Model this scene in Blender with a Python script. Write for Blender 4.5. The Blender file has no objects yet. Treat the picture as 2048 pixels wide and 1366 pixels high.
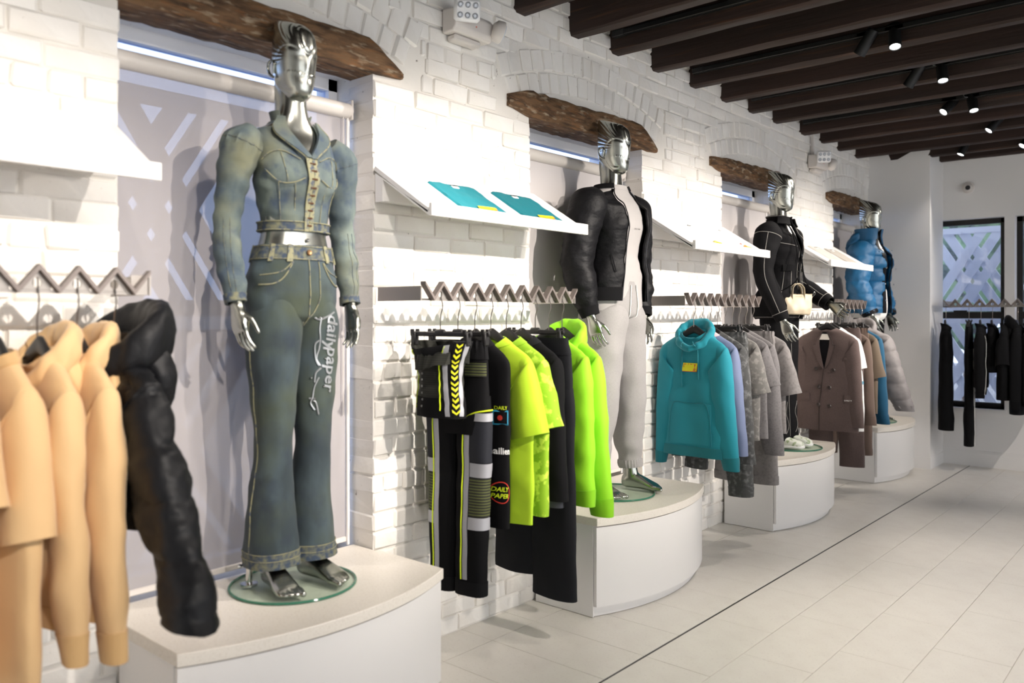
import bpy, bmesh, math, random
import numpy as np
from mathutils import Vector, Matrix

random.seed(7)
RNG = np.random.default_rng(7)
S = bpy.context.scene
COL = S.collection
PI = math.pi
TAU = 2 * math.pi

# ------------------------------------------------------------------ camera
TH = math.radians(41.0)
CAM = Vector((2.66, 0.0, 1.45))
FPX = 1640.0
cd = bpy.data.cameras.new('camera')
cam = bpy.data.objects.new('camera', cd)
COL.objects.link(cam)
cam.location = CAM
cam.rotation_euler = (PI / 2, 0, TH)
cd.sensor_width = 36.0
cd.lens = FPX / 2048 * 36.0
cd.shift_y = -51 / 2048
cd.clip_end = 200
cd.dof.use_dof = True
cd.dof.focus_distance = 4.7
cd.dof.aperture_fstop = 1.9
S.camera = cam

# ------------------------------------------------------------------ world, exposure
w = bpy.data.worlds.new('World')
S.world = w
w.use_nodes = True
bg = w.node_tree.nodes['Background']
bg.inputs[0].default_value = (0.95, 0.965, 1.0, 1)
bg.inputs[1].default_value = 2.1
S.view_settings.view_transform = 'Standard'
S.view_settings.look = 'None'
S.view_settings.gamma = 1.0
S.view_settings.use_curve_mapping = False
S.view_settings.exposure = 0.72

SPOT_WALL = 95.0      # watts of a spotlight head aimed at the brick wall
SPOT_ROOM = 26.0      # watts of a spotlight head aimed into the room
SPOT_COL = (1.0, 0.91, 0.82)


def lamp(name, loc, target, power, size, blend, radius=0.025, color=SPOT_COL):
    ld = bpy.data.lights.new(name, 'SPOT')
    ld.energy = power
    ld.color = color
    ld.spot_size = math.radians(size)
    ld.spot_blend = blend
    ld.shadow_soft_size = radius
    o = bpy.data.objects.new(name, ld)
    COL.objects.link(o)
    o.location = loc
    d = Vector(target) - Vector(loc)
    o.rotation_euler = d.to_track_quat('-Z', 'Y').to_euler()
    return o


def px_x(u, y):
    """room x of the point seen at image column u on the plane y"""
    t = (u - 1024) / FPX
    c, s = math.cos(TH), math.sin(TH)
    return CAM.x + y * (t * c - s) / (c + t * s)


def project(p):
    c, s = math.cos(TH), math.sin(TH)
    dx, dy, dz = p[0] - CAM.x, p[1] - CAM.y, p[2] - CAM.z
    D = -dx * s + dy * c
    R = dx * c + dy * s
    if D < 0.05:
        return (-9999, -9999, D)
    return (1024 + FPX * R / D, 632 - FPX * dz / D, D)


# ------------------------------------------------------------------ materials
def lin(h):
    if isinstance(h, str):
        h = h.lstrip('#')
        v = [int(h[i:i + 2], 16) / 255 for i in (0, 2, 4)]
    else:
        v = [x / 255 for x in h]
    return tuple(x / 12.92 if x <= 0.04045 else ((x + 0.055) / 1.055) ** 2.4 for x in v)


MATS = {}


def mat(name, base, rough=0.6, metal=0.0, mottle=None, bump=None, sheen=0.0, spec=None, coat=0.0,
        stripes=None, emit=None, bump2=None, alpha=None):
    """mottle=(scale, colour, lo, hi, detail, (sx,sy,sz)); bump=(scale, strength, distance, (sx,sy,sz));
    stripes=(axis, period_m, colour, width)"""
    if name in MATS:
        return MATS[name]
    m = bpy.data.materials.new(name)
    m.use_nodes = True
    nt = m.node_tree
    b = nt.nodes['Principled BSDF']
    L = nt.links
    base = lin(base)
    b.inputs['Base Color'].default_value = (*base, 1)
    b.inputs['Roughness'].default_value = rough
    b.inputs['Metallic'].default_value = metal
    if spec is not None:
        b.inputs['Specular IOR Level'].default_value = spec
    if sheen:
        b.inputs['Sheen Weight'].default_value = sheen
        b.inputs['Sheen Roughness'].default_value = 0.5
    if coat:
        b.inputs['Coat Weight'].default_value = coat
        b.inputs['Coat Roughness'].default_value = 0.15
    if alpha is not None:
        b.inputs['Alpha'].default_value = alpha
    tc = nt.nodes.new('ShaderNodeTexCoord')

    def noise(scale, sv=(1, 1, 1), detail=3.0):
        mp = nt.nodes.new('ShaderNodeMapping')
        mp.inputs['Scale'].default_value = sv
        L.new(tc.outputs['Object'], mp.inputs['Vector'])
        n = nt.nodes.new('ShaderNodeTexNoise')
        n.inputs['Scale'].default_value = scale
        n.inputs['Detail'].default_value = detail
        L.new(mp.outputs['Vector'], n.inputs['Vector'])
        return n
    colour = None
    if mottle:
        sets = mottle if isinstance(mottle, list) else [mottle]
        for st in sets:
            sc, c2, lo, hi = st[:4]
            det = st[4] if len(st) > 4 else 3.0
            sv = st[5] if len(st) > 5 else (1, 1, 1)
            n = noise(sc, sv, det)
            r = nt.nodes.new('ShaderNodeMapRange')
            r.inputs['From Min'].default_value = lo
            r.inputs['From Max'].default_value = hi
            L.new(n.outputs['Fac'], r.inputs['Value'])
            mx = nt.nodes.new('ShaderNodeMix')
            mx.data_type = 'RGBA'
            L.new(r.outputs['Result'], mx.inputs['Factor'])
            if colour is None:
                mx.inputs['A'].default_value = (*base, 1)
            else:
                L.new(colour, mx.inputs['A'])
            mx.inputs['B'].default_value = (*lin(c2), 1)
            colour = mx.outputs['Result']
    if stripes:
        ax, per, c2, wd = stripes
        sp = nt.nodes.new('ShaderNodeSeparateXYZ')
        L.new(tc.outputs['Object'], sp.inputs[0])
        mm = nt.nodes.new('ShaderNodeMath'); mm.operation = 'MULTIPLY'; mm.inputs[1].default_value = 1 / per
        L.new(sp.outputs['XYZ'.index(ax)], mm.inputs[0])
        fr = nt.nodes.new('ShaderNodeMath'); fr.operation = 'FRACT'
        L.new(mm.outputs[0], fr.inputs[0])
        lt = nt.nodes.new('ShaderNodeMath'); lt.operation = 'LESS_THAN'; lt.inputs[1].default_value = wd
        L.new(fr.outputs[0], lt.inputs[0])
        mx = nt.nodes.new('ShaderNodeMix'); mx.data_type = 'RGBA'
        L.new(lt.outputs[0], mx.inputs['Factor'])
        if colour is None:
            mx.inputs['A'].default_value = (*base, 1)
        else:
            L.new(colour, mx.inputs['A'])
        mx.inputs['B'].default_value = (*lin(c2), 1)
        colour = mx.outputs['Result']
    if colour is not None:
        L.new(colour, b.inputs['Base Color'])
    prev = None
    for bp in (bump, bump2):
        if not bp:
            continue
        sc, st, ds = bp[:3]
        sv = bp[3] if len(bp) > 3 else (1, 1, 1)
        n = noise(sc, sv, 4.0)
        bn = nt.nodes.new('ShaderNodeBump')
        bn.inputs['Strength'].default_value = st
        bn.inputs['Distance'].default_value = ds
        L.new(n.outputs['Fac'], bn.inputs['Height'])
        if prev is not None:
            L.new(prev, bn.inputs['Normal'])
        prev = bn.outputs['Normal']
    if prev is not None:
        L.new(prev, b.inputs['Normal'])
    if emit:
        b.inputs['Emission Color'].default_value = (*lin(emit[0]), 1)
        b.inputs['Emission Strength'].default_value = emit[1]
    MATS[name] = m
    return m


def glass_mat(name, tint, gloss=0.08, body=0.0, body_col='#ffffff', rough=0.02):
    """thin clear pane: mostly see-through, a little mirror, optional veil"""
    if name in MATS:
        return MATS[name]
    m = bpy.data.materials.new(name)
    m.use_nodes = True
    nt = m.node_tree
    nt.nodes.clear()
    out = nt.nodes.new('ShaderNodeOutputMaterial')
    tr = nt.nodes.new('ShaderNodeBsdfTransparent')
    tr.inputs[0].default_value = (*lin(tint), 1)
    gl = nt.nodes.new('ShaderNodeBsdfGlossy')
    gl.inputs['Roughness'].default_value = rough
    mx = nt.nodes.new('ShaderNodeMixShader')
    mx.inputs[0].default_value = gloss
    nt.links.new(tr.outputs[0], mx.inputs[1])
    nt.links.new(gl.outputs[0], mx.inputs[2])
    last = mx.outputs[0]
    if body:
        df = nt.nodes.new('ShaderNodeBsdfDiffuse')
        df.inputs[0].default_value = (*lin(body_col), 1)
        tl = nt.nodes.new('ShaderNodeBsdfTranslucent')
        tl.inputs[0].default_value = (*lin(body_col), 1)
        ms = nt.nodes.new('ShaderNodeMixShader')
        ms.inputs[0].default_value = 0.12
        nt.links.new(df.outputs[0], ms.inputs[1])
        nt.links.new(tl.outputs[0], ms.inputs[2])
        m2 = nt.nodes.new('ShaderNodeMixShader')
        m2.inputs[0].default_value = body
        nt.links.new(last, m2.inputs[1])
        nt.links.new(ms.outputs[0], m2.inputs[2])
        last = m2.outputs[0]
    nt.links.new(last, out.inputs[0])
    MATS[name] = m
    return m


# ------------------------------------------------------------------ mesh helpers
def mesh_data(name, V, F, m=None, smooth=True, angle=40):
    me = bpy.data.meshes.new(name)
    me.from_pydata([tuple(map(float, v)) for v in V], [], [tuple(int(i) for i in f) for f in F])
    me.update()
    if m is not None:
        me.materials.append(m)
    if smooth:
        me.shade_smooth()
        me.set_sharp_from_angle(angle=math.radians(angle))
    return me


def link(name, me, parent=None, loc=None, rotz=0.0):
    o = bpy.data.objects.new(name, me)
    COL.objects.link(o)
    if parent is not None:
        o.parent = parent
    if loc is not None:
        o.location = loc
    if rotz:
        o.rotation_euler = (0, 0, rotz)
    return o


def tag(o, label=None, cat=None, group=None, kind=None):
    if label:
        o['label'] = label
    if cat:
        o['category'] = cat
    if group:
        o['group'] = group
    if kind:
        o['kind'] = kind
    return o


def thing(name, label, cat, loc=(0, 0, 0), rotz=0.0, group=None):
    o = bpy.data.objects.new(name, None)
    COL.objects.link(o)
    o.location = loc
    o.rotation_euler = (0, 0, rotz)
    o.empty_display_size = 0.1
    return tag(o, label, cat, group)


class MB:
    """collects shapes, then builds ONE mesh object"""
    def __init__(self):
        self.V = []
        self.F = []

    def add(self, V, F):
        n = len(self.V)
        self.V.extend([tuple(v) for v in V])
        self.F.extend([tuple(i + n for i in f) for f in F])
        return self

    def box(self, lo, hi):
        x0, y0, z0 = lo
        x1, y1, z1 = hi
        V = [(x0, y0, z0), (x1, y0, z0), (x1, y1, z0), (x0, y1, z0), (x0, y0, z1), (x1, y0, z1), (x1, y1, z1), (x0, y1, z1)]
        F = [(0, 3, 2, 1), (4, 5, 6, 7), (0, 1, 5, 4), (1, 2, 6, 5), (2, 3, 7, 6), (3, 0, 4, 7)]
        return self.add(V, F)

    def cbox(self, lo, hi, b=0.004):
        """box with chamfered edges"""
        V, F = chamfer_box(lo, hi, b)
        return self.add(V, F)

    def prism(self, poly, axis, a, bb):
        """extrude a 2-d polygon along an axis ('x': poly is (y,z), 'y': (x,z), 'z': (x,y))"""
        n = len(poly)

        def p3(p, t):
            return {'x': (t, p[0], p[1]), 'y': (p[0], t, p[1]), 'z': (p[0], p[1], t)}[axis]
        V = [p3(p, a) for p in poly] + [p3(p, bb) for p in poly]
        F = [tuple(range(n))[::-1], tuple(range(n, 2 * n))]
        F += [(i, (i + 1) % n, n + (i + 1) % n, n + i) for i in range(n)]
        return self.add(V, F)

    def tube(self, pts, r, n=8, cap=True):
        pts = [Vector(p) for p in pts]
        rr = r if isinstance(r, (list, tuple)) else [r] * len(pts)
        V, F = [], []
        up = None
        for i, p in enumerate(pts):
            d = (pts[min(i + 1, len(pts) - 1)] - pts[max(i - 1, 0)])
            if d.length < 1e-9:
                d = Vector((0, 0, 1))
            d.normalize()
            if up is None:
                up = d.orthogonal().normalized()
            else:
                up = (up - d * up.dot(d))
                up = up.normalized() if up.length > 1e-6 else d.orthogonal().normalized()
            s = d.cross(up)
            for k in range(n):
                a = TAU * k / n
                V.append(p + (up * math.cos(a) + s * math.sin(a)) * rr[i])
        for i in range(len(pts) - 1):
            for k in range(n):
                k2 = (k + 1) % n
                F.append((i * n + k, i * n + k2, (i + 1) * n + k2, (i + 1) * n + k))
        if cap:
            F.append(tuple(range(n))[::-1])
            F.append(tuple(range((len(pts) - 1) * n, len(pts) * n)))
        return self.add(V, F)

    def lathe(self, prof, n=24, origin=(0, 0, 0), axis=None):
        """prof: (r, h) pairs about +z through origin, or about the given axis"""
        q = Vector((0, 0, 1)).rotation_difference(Vector(axis)) if axis is not None else None
        V, F = [], []
        for r, h in prof:
            for k in range(n):
                a = TAU * k / n
                v = Vector((r * math.cos(a), r * math.sin(a), h))
                if q is not None:
                    v = q @ v
                V.append(v + Vector(origin))
        for i in range(len(prof) - 1):
            for k in range(n):
                k2 = (k + 1) % n
                F.append((i * n + k, i * n + k2, (i + 1) * n + k2, (i + 1) * n + k))
        F.append(tuple(range(n))[::-1])
        F.append(tuple(range((len(prof) - 1) * n, len(prof) * n)))
        return self.add(V, F)

    def ball(self, c, r, nu=12, nv=8):
        r = (r, r, r) if not isinstance(r, (tuple, list)) else r
        V, F = [], []
        for j in range(nv + 1):
            ph = PI * j / nv
            for i in range(nu):
                a = TAU * i / nu
                V.append((c[0] + r[0] * math.sin(ph) * math.cos(a), c[1] + r[1] * math.sin(ph) * math.sin(a), c[2] - r[2] * math.cos(ph)))
        for j in range(nv):
            for i in range(nu):
                i2 = (i + 1) % nu
                F.append((j * nu + i, j * nu + i2, (j + 1) * nu + i2, (j + 1) * nu + i))
        return self.add(V, F)

    def build(self, name, m, parent=None, smooth=True, angle=40, loc=None, rotz=0.0):
        return link(name, mesh_data(name, self.V, self.F, m, smooth, angle), parent, loc, rotz)


def chamfer_box(lo, hi, b, jit=0.0, rnd=None):
    lo = np.array(lo, float)
    hi = np.array(hi, float)
    V, idx = [], {}
    for sx in (0, 1):
        for sy in (0, 1):
            for sz in (0, 1):
                s = (sx, sy, sz)
                for ax in range(3):
                    p = [0, 0, 0]
                    for k in range(3):
                        e = hi[k] if s[k] else lo[k]
                        if k != ax:
                            e += -b if s[k] else b
                        p[k] = e
                    if rnd is not None:
                        p = [q + rnd.uniform(-jit, jit) for q in p]
                    idx[(s, ax)] = len(V)
                    V.append(tuple(p))
    F = []
    for ax in range(3):
        o1, o2 = (ax + 1) % 3, (ax + 2) % 3
        for sd in (0, 1):
            q = []
            for a, c in ((0, 0), (1, 0), (1, 1), (0, 1)):
                s = [0, 0, 0]
                s[ax] = sd; s[o1] = a; s[o2] = c
                q.append(idx[(tuple(s), ax)])
            F.append(tuple(q) if sd else tuple(q[::-1]))
    for ax in range(3):           # edges parallel to ax
        o1, o2 = (ax + 1) % 3, (ax + 2) % 3
        for a in (0, 1):
            for c in (0, 1):
                s0 = [0, 0, 0]; s0[o1] = a; s0[o2] = c
                s1 = list(s0); s1[ax] = 1
                s0, s1 = tuple(s0), tuple(s1)
                f = (idx[(s0, o1)], idx[(s1, o1)], idx[(s1, o2)], idx[(s0, o2)])
                F.append(f if (a ^ c) else f[::-1])
    for sx in (0, 1):
        for sy in (0, 1):
            for sz in (0, 1):
                s = (sx, sy, sz)
                f = tuple(idx[(s, k)] for k in range(3))
                F.append(f if (sx + sy + sz) % 2 else f[::-1])
    return V, F

# ================================================================== THE SETTING
M_PAINT = mat('white_painted_brick', '#f1eee9', 0.55, bump=(34, 0.45, 0.004), bump2=(8, 0.40, 0.012),
              mottle=[(3.0, '#e9e4dc', 0.45, 0.75, 4.0), (55, '#8d857c', 0.735, 0.80, 2.0)])
M_MORTAR = mat('white_painted_mortar', '#e9e5de', 0.7, bump=(30, 0.5, 0.006), mottle=(40, '#7a7168', 0.70, 0.78, 2.0))
M_WHITE = mat('white_plaster', '#eceae8', 0.6, bump=(120, 0.05, 0.001))
M_BOARD = mat('white_laminate', '#f0eeec', 0.35)
M_SLAB = mat('cream_stone_slab', '#ece6dc', 0.38, mottle=(160, '#dcd4c8', 0.5, 0.8, 2.0))
M_TILE = mat('pale_stone_tile', '#efebe3', 0.36, mottle=[(7, '#eae5dd', 0.42, 0.72, 6.0), (90, '#dcd7cf', 0.58, 0.80, 3.0)], bump=(140, 0.06, 0.001), spec=0.45)
M_GROUT = mat('grey_grout', '#dad5cd', 0.8)
M_OAK = mat('old_dark_beam', '#33211a', 0.7, mottle=[(2.2, '#22140d', 0.35, 0.7, 5.0, (0.35, 5, 5)), (9, '#5b3a22', 0.60, 0.85, 4.0, (0.25, 6, 6))], bump=(14, 0.5, 0.006, (0.2, 3, 3)))
M_CEIL = mat('dark_ceiling_board', '#1d130d', 0.75, mottle=(3, '#110b08', 0.4, 0.7, 4.0, (0.3, 6, 6)))
M_LINTEL = mat('weathered_lintel_wood', '#775a3e', 0.85, mottle=[(9, '#43301f', 0.40, 0.66, 7.0, (5, 0.9, 5)), (12, '#a8977f', 0.56, 0.72, 6.0, (4, 1.0, 4)), (16, '#8a5d36', 0.55, 0.8, 3.0, (6, 0.5, 6))], bump=(20, 0.8, 0.008, (3, 0.6, 3)))
M_BLACK = mat('matt_black_metal', '#121212', 0.5)
M_DARKFRAME = mat('dark_window_frame', '#1b1917', 0.45)
M_STEEL = mat('brushed_steel', '#a09b96', 0.45, metal=0.6, bump=(60, 0.12, 0.001, (1, 12, 1)), mottle=(4, '#9d9792', 0.4, 0.7, 5.0))
M_STEELD = mat('dark_steel_edge', '#7d7470', 0.5, metal=0.45)
M_CHROME = mat('chrome', '#c9c9c9', 0.12, metal=1.0)
M_PLASTIC = mat('white_plastic', '#dbd5cf', 0.4)

# openings of the brick wall (y0, y1); the wall plane is x = 0 and the room lies at x > 0
WIN = [(1.15, 2.19), (3.20, 4.27), (5.30, 6.38), (7.47, 8.40)]
HEAD = 2.47
SILL = 0.483
WALL_Y0, WALL_Y1 = -0.60, 8.45
TOPZ = 3.20
NICHE = 0.17
CH = 0.0785          # one brick course

wall = None


def build_brick_wall():
    global wall
    mb = MB()
    ys = [WALL_Y0] + [v for w_ in WIN for v in w_] + [WALL_Y1]
    for i in range(0, len(ys), 2):
        mb.box((-0.40, ys[i], 0), (-0.009, ys[i + 1], HEAD))
    mb.box((-0.40, WALL_Y0, HEAD), (-0.009, WALL_Y1, TOPZ))
    for a, b in WIN:
        mb.box((-0.40, a, 0), (-0.005, b, SILL - 0.045))
    wall = mb.build('wall_left', M_MORTAR, smooth=False)
    tag(wall, kind='structure', label='white painted old brick wall with arched brickwork over the windows')
    rnd = random.Random(3)
    bricks = []          # (center y, center z, length, height, depth, rot)

    def arch_zone(y, z):
        for a, b in WIN:
            m = (a + b) / 2
            if a - 0.26 < y < b + 0.26:
                if z > arch_z(y, m, 0) - 0.0 and z < arch_z(y, m, 2) + 0.0:
                    return True
                if z > HEAD - 0.01 and z <= arch_z(y, m, 0):
                    return True
        return False
    ncourse = int(TOPZ / CH)
    for k in range(ncourse):
        zc = (k + 0.5) * CH
        if zc < HEAD + 0.01:
            spans = [(ys[i], ys[i + 1]) for i in range(0, len(ys), 2)]
            if zc < SILL - 0.06:
                spans = [(WALL_Y0, WALL_Y1)]
        else:
            spans = [(WALL_Y0, WALL_Y1)]
        header = (k % 6 == 3)
        for (s0, s1) in spans:
            edges_ = [s0]
            y = s0
            first = True
            while y < s1 - 1e-6:
                L = 0.108 if header else 0.222
                L *= rnd.uniform(0.9, 1.08)
                if first and (k % 2):
                    L *= 0.52
                first = False
                if s1 - (y + L) < 0.075:
                    L = s1 - y
                edges_.append(y + L)
                y += L
            for i in range(len(edges_) - 1):
                a, b = edges_[i], edges_[i + 1]
                jam0 = (i == 0 and s0 > 0.5 and SILL - 0.06 < zc < HEAD)
                jam1 = (i == len(edges_) - 2 and s1 < 8.42 and SILL - 0.06 < zc < HEAD)
                ym = (a + b) / 2
                if zc > HEAD and (arch_zone(ym, zc) or arch_zone(a + 0.03, zc) or arch_zone(b - 0.03, zc)):
                    # keep the free half of a brick that meets an arch
                    n = 3
                    for q in range(n):
                        a2, b2 = a + (b - a) * q / n, a + (b - a) * (q + 1) / n
                        if not arch_zone((a2 + b2) / 2, zc):
                            bricks.append(((a2 + b2) / 2, zc, b2 - a2, CH, 0.05, rnd.uniform(-.02, .02)))
                    continue
                if jam0 or jam1:
                    p = rnd.uniform(0.001, 0.008)
                    if jam0:
                        a -= p
                    if jam1:
                        b += p
                    bricks.append(((a + b) / 2, zc, b - a, CH, 0.175, 0))
                else:
                    bricks.append((ym, zc + rnd.uniform(-.003, .003), b - a, CH * rnd.uniform(.95, 1.03), 0.05, rnd.uniform(-.014, .014)))
    # two rings of bricks on edge arching over every lintel
    for a, b in WIN:
        m = (a + b) / 2
        for ring in (0, 1):
            span = 1.42 + 0.14 * ring
            n = int(span / 0.083)
            for i in range(n):
                y = m - span / 2 + span * (i + 0.5) / n
                if y > 8.43:
                    continue
                zc = (arch_z(y, m, ring) + arch_z(y, m, ring + 1)) / 2
                sl = (arch_z(y + .01, m, ring) - arch_z(y - .01, m, ring)) / .02
                bricks.append((y, zc, span / n, 0.118, 0.05, math.atan(sl)))

    def screen(bk):
        u, v, D = project((0, bk[0], bk[1]))
        if not (-60 < u < 2100 and -60 < v < 1420):
            return -1
        c = math.cos(TH)
        hid = 0.35 if bk[1] < 0.48 and bk[0] < 2.3 else 1.0
        return hid * bk[2] * bk[3] / (D * D)
    bricks.sort(key=screen, reverse=True)
    cache = {}
    rest = MB()
    for n, (y, z, L, H, dep, rot) in enumerate(bricks):
        g = 0.0075
        proud = rnd.uniform(-0.002, 0.0035)
        if n < 300 and screen((y, z, L, H)) > 0:
            key = (round(L, 2), round(H, 2) if H < .1 else H, dep, rnd.randrange(3))
            if key not in cache:
                lq = key[0]
                H = key[1] if key[1] > .1 else H
                V, F = chamfer_box((-dep, -lq / 2 + g / 2, -H / 2 + g / 2), (0, lq / 2 - g / 2, H / 2 - g / 2), 0.0065, 0.0034, rnd)
                cache[key] = mesh_data('brick', V, F, M_PAINT, True, 28)
            o = link('brick', cache[key], wall, (proud, y, z))
            if rot:
                o.rotation_euler = (rot, 0, 0)
        else:
            V, F = chamfer_box((-dep, -L / 2 + g / 2, -H / 2 + g / 2), (0, L / 2 - g / 2, H / 2 - g / 2), 0.0065, 0.0034, rnd)
            c, s = math.cos(rot), math.sin(rot)
            rest.add([(v[0] + proud, y + v[1] * c - v[2] * s, z + v[1] * s + v[2] * c) for v in V], F)
    o = rest.build('brick_courses', M_PAINT, wall, True, 28)
    tag(o, kind='stuff')
    # rough timber lintels
    for i, (a, b) in enumerate(WIN):
        lintel(a, b, i)


def arch_z(y, m, ring):
    d = min(abs(y - m), 0.9)
    base = 2.640 - 0.13 * (d / 0.72) ** 2
    return max(base, 2.46) + 0.120 * ring


def lintel(a, b, i):
    rnd = random.Random(40 + i)
    y0, y1 = a - 0.17, min(b + 0.15, 8.44)
    n = 30
    V, F = [], []
    for k in range(n + 1):
        t = k / n
        y = y0 + (y1 - y0) * t
        th = 0.135 if i < 2 else 0.10
        zt = HEAD + th - 0.012 * math.sin(3 * t + i) + rnd.uniform(-.005, .005)
        zb = HEAD - 0.012 + rnd.uniform(-.004, .004)
        if t < 0.12:
            q = t / 0.12
            zt = (HEAD + 0.075) * (1 - q) + zt * q
            zb = zb + 0.030 * (1 - q)
        if t > 0.86:
            q = (t - 0.86) / 0.14
            zt = zt * (1 - q) + (HEAD + 0.02) * q
        xf = 0.016 + rnd.uniform(-.004, .004)
        V += [(-0.16, y, zb), (xf - .006, y, zb), (xf, y, zb + .008), (xf + rnd.uniform(-.003, .003), y, (zb + zt) / 2), (xf, y, zt - .008), (xf - .008, y, zt), (-0.16, y, zt)]
    for k in range(n):
        for j in range(7):
            j2 = (j + 1) % 7
            F.append((k * 7 + j, k * 7 + j2, (k + 1) * 7 + j2, (k + 1) * 7 + j))
    F.append(tuple(range(7)))
    F.append(tuple(range(n * 7, n * 7 + 7))[::-1])
    o = link('lintel', mesh_data('lintel', V, F, M_LINTEL, True, 50), wall)
    tag(o, label='rough brown timber lintel')


build_brick_wall()

# ------------------------------------------------------------------ floor of stone tiles
fl = MB().box((-0.4, -2.0, -0.06), (7.0, 9.2, -0.004)).build('floor', M_GROUT, smooth=False)
tag(fl, kind='structure', label='pale stone tiled shop floor')
GROOVE = 0.79


def tile_mesh(lx, ly):
    V, F = chamfer_box((0.0012, 0.0012, -0.02), (lx - 0.0012, ly - 0.0012, 0), 0.0012)
    return mesh_data('tile', V, F, M_TILE, False)


def lay_tiles():
    tA, tB = tile_mesh(0.60, 0.30), tile_mesh(0.30, 0.60)
    far = MB()
    tiles = []
    for k in range(-8, 30):
        tiles.append((GROOVE - 0.602, 3.01 + 0.30 * k - 1.8, tA, 0.6, 0.3))
    for bnd in range(0, 20):
        off = 0.3 if bnd % 2 else 0.0
        for k in range(-5, 14):
            tiles.append((GROOVE + 0.008 + 0.30 * bnd, 3.01 + 0.60 * k - 1.2 + off, tB, 0.3, 0.6))
    for (x, y, me, lx, ly) in tiles:
        if y + ly > 8.95:
            if y > 8.9:
                continue
        u, v, D = project((x + lx / 2, y + ly / 2, 0))
        u2, v2, D2 = project((x, y + ly, 0))
        if (-150 < u < 2250 and 600 < v < 1500 and D > 0.3):
            link('tile', me, fl, (x, y, 0))
        elif y > -1.5 and x < 6.4:
            V, F = chamfer_box((x + .0012, y + .0012, -.02), (x + lx - .0012, y + ly - .0012, 0), .0012)
            far.add(V, F)
    tag(far.build('tile_field', M_TILE, fl, False), kind='stuff')
    mb = MB()
    for k in range(-6, 22):
        mb.box((GROOVE - 0.0045, -1.9 + 0.5 * k, -0.012), (GROOVE + 0.0065, -1.9 + 0.5 * k + 0.5, -0.0035))
    o = mb.build('shadow_gap', mat('dark_floor_joint', '#35312f', 0.35, metal=0.3), fl, False)
    # narrow strip of tiles along the wall
    mb = MB()
    for k in range(-8, 30):
        y = 3.01 + 0.30 * k - 1.8
        mb.box((-0.01, y + .0012, -.02), (GROOVE - 0.604, y + .2988, 0))
    mb.build('cut_tile_strip', M_TILE, fl, False)


lay_tiles()

# ------------------------------------------------------------------ ceiling with beams
ce = MB().box((-0.4, -2.0, 3.19), (7.0, 9.2, 3.28)).build('ceiling', M_CEIL, smooth=False)
tag(ce, kind='structure', label='dark boarded ceiling carried by old timber beams')
mb = MB()
for k in range(0, 34):
    x = 0.0 + 0.2 * k
    V, F = chamfer_box((x + .004, -1.9, 3.17), (x + .196, 9.1, 3.19), 0.003)
    link('board', mesh_data('board', V, F, M_CEIL, False), ce)


def rough_beam(y, w_, z0, seed):
    rnd = random.Random(seed)
    n = 26
    V, F = [], []
    for k in range(n + 1):
        x = -0.05 + 6.9 * k / n
        j = lambda s=0.004: rnd.uniform(-s, s)
        V += [(x, y - w_ / 2 + j(), 3.18), (x, y - w_ / 2 + j(), z0 + .01 + j()), (x, y - w_ / 2 + .012 + j(), z0 + j(.003)),
              (x, y + w_ / 2 - .012 + j(), z0 + j(.003)), (x, y + w_ / 2 + j(), z0 + .01 + j()), (x, y + w_ / 2 + j(), 3.18)]
    for k in range(n):
        for q in range(5):
            F.append((k * 6 + q, k * 6 + q + 1, (k + 1) * 6 + q + 1, (k + 1) * 6 + q))
    return link('beam', mesh_data('beam', V, F, M_OAK, True, 35), ce)


BEAMS = []
for u_ in (1030, 1139, 1221, 1303, 1380, 1443, 1497, 1545, 1600, 1640, 1675, 1710, 1738):
    t_ = (u_ - 1024) / FPX
    BEAMS.append(2.66 * (math.cos(TH) + t_ * math.sin(TH)) / (math.sin(TH) - t_ * math.cos(TH)) + 0.045)
b0 = BEAMS[0]
BEAMS = [b0 - 0.41 * k for k in range(11, 0, -1)] + BEAMS
BEAMS += [BEAMS[-1] + 0.33]
for i, y in enumerate(BEAMS):
    rough_beam(y, 0.09, 2.96, i)

# ------------------------------------------------------------------ far wall, column, windows in the far wall
FARY = 8.92
FW = [(0.30, 1.085), (1.17, 1.95), (2.05, 2.85)]     # openings along x
FZ0, FZ1 = 0.56, 2.395
mb = MB()
mb.box((-0.4, FARY, 0), (7, FARY + 0.22, FZ0))
mb.box((-0.4, FARY, FZ1), (7, FARY + 0.22, 3.19))
xs = [-0.4] + [v for q in FW for v in q] + [7.0]
for i in range(0, len(xs), 2):
    mb.box((xs[i], FARY, FZ0), (xs[i + 1], FARY + 0.22, FZ1))
tag(mb.build('wall_far', M_WHITE, smooth=False), kind='structure', label='plain white wall with tall dark framed windows')
mb = MB().box((-0.4, 8.45, 0), (0.555, FARY, 3.19))
mb.box((-0.4, 8.438, 0), (0.562, FARY, 0.11))
tag(mb.build('trim_1', M_WHITE, smooth=False), kind='structure', label='white plastered column projecting beside the brick wall')
mb = MB().box((0.56, FARY - 0.018, 0), (7, FARY, 0.135)).box((0.56, FARY - 0.011, 0.135), (7, FARY, 0.15))
tag(mb.build('baseboard_far', M_WHITE, smooth=False), kind='structure', label='white baseboard below the dark framed windows')
mb = MB()
for a, b in FW:
    mb.box((a - 0.02, FARY - 0.04, FZ0 - 0.03), (b + 0.02, FARY + 0.12, FZ0))
tag(mb.build('trim_2', M_WHITE, smooth=False), kind='structure', label='white sill under the far windows')
GLASS = glass_mat('window_glass', '#f3f7ff', 0.06)
GLASS_B = glass_mat('skylight_tinted_glass', '#d8e6ff', 0.06)  # blue of the skylight is put into the pane tint
VEIL = glass_mat('sun_screen_mesh', '#f6f8fd', 0.0, body=0.22, body_col='#c6cee2')
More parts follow.
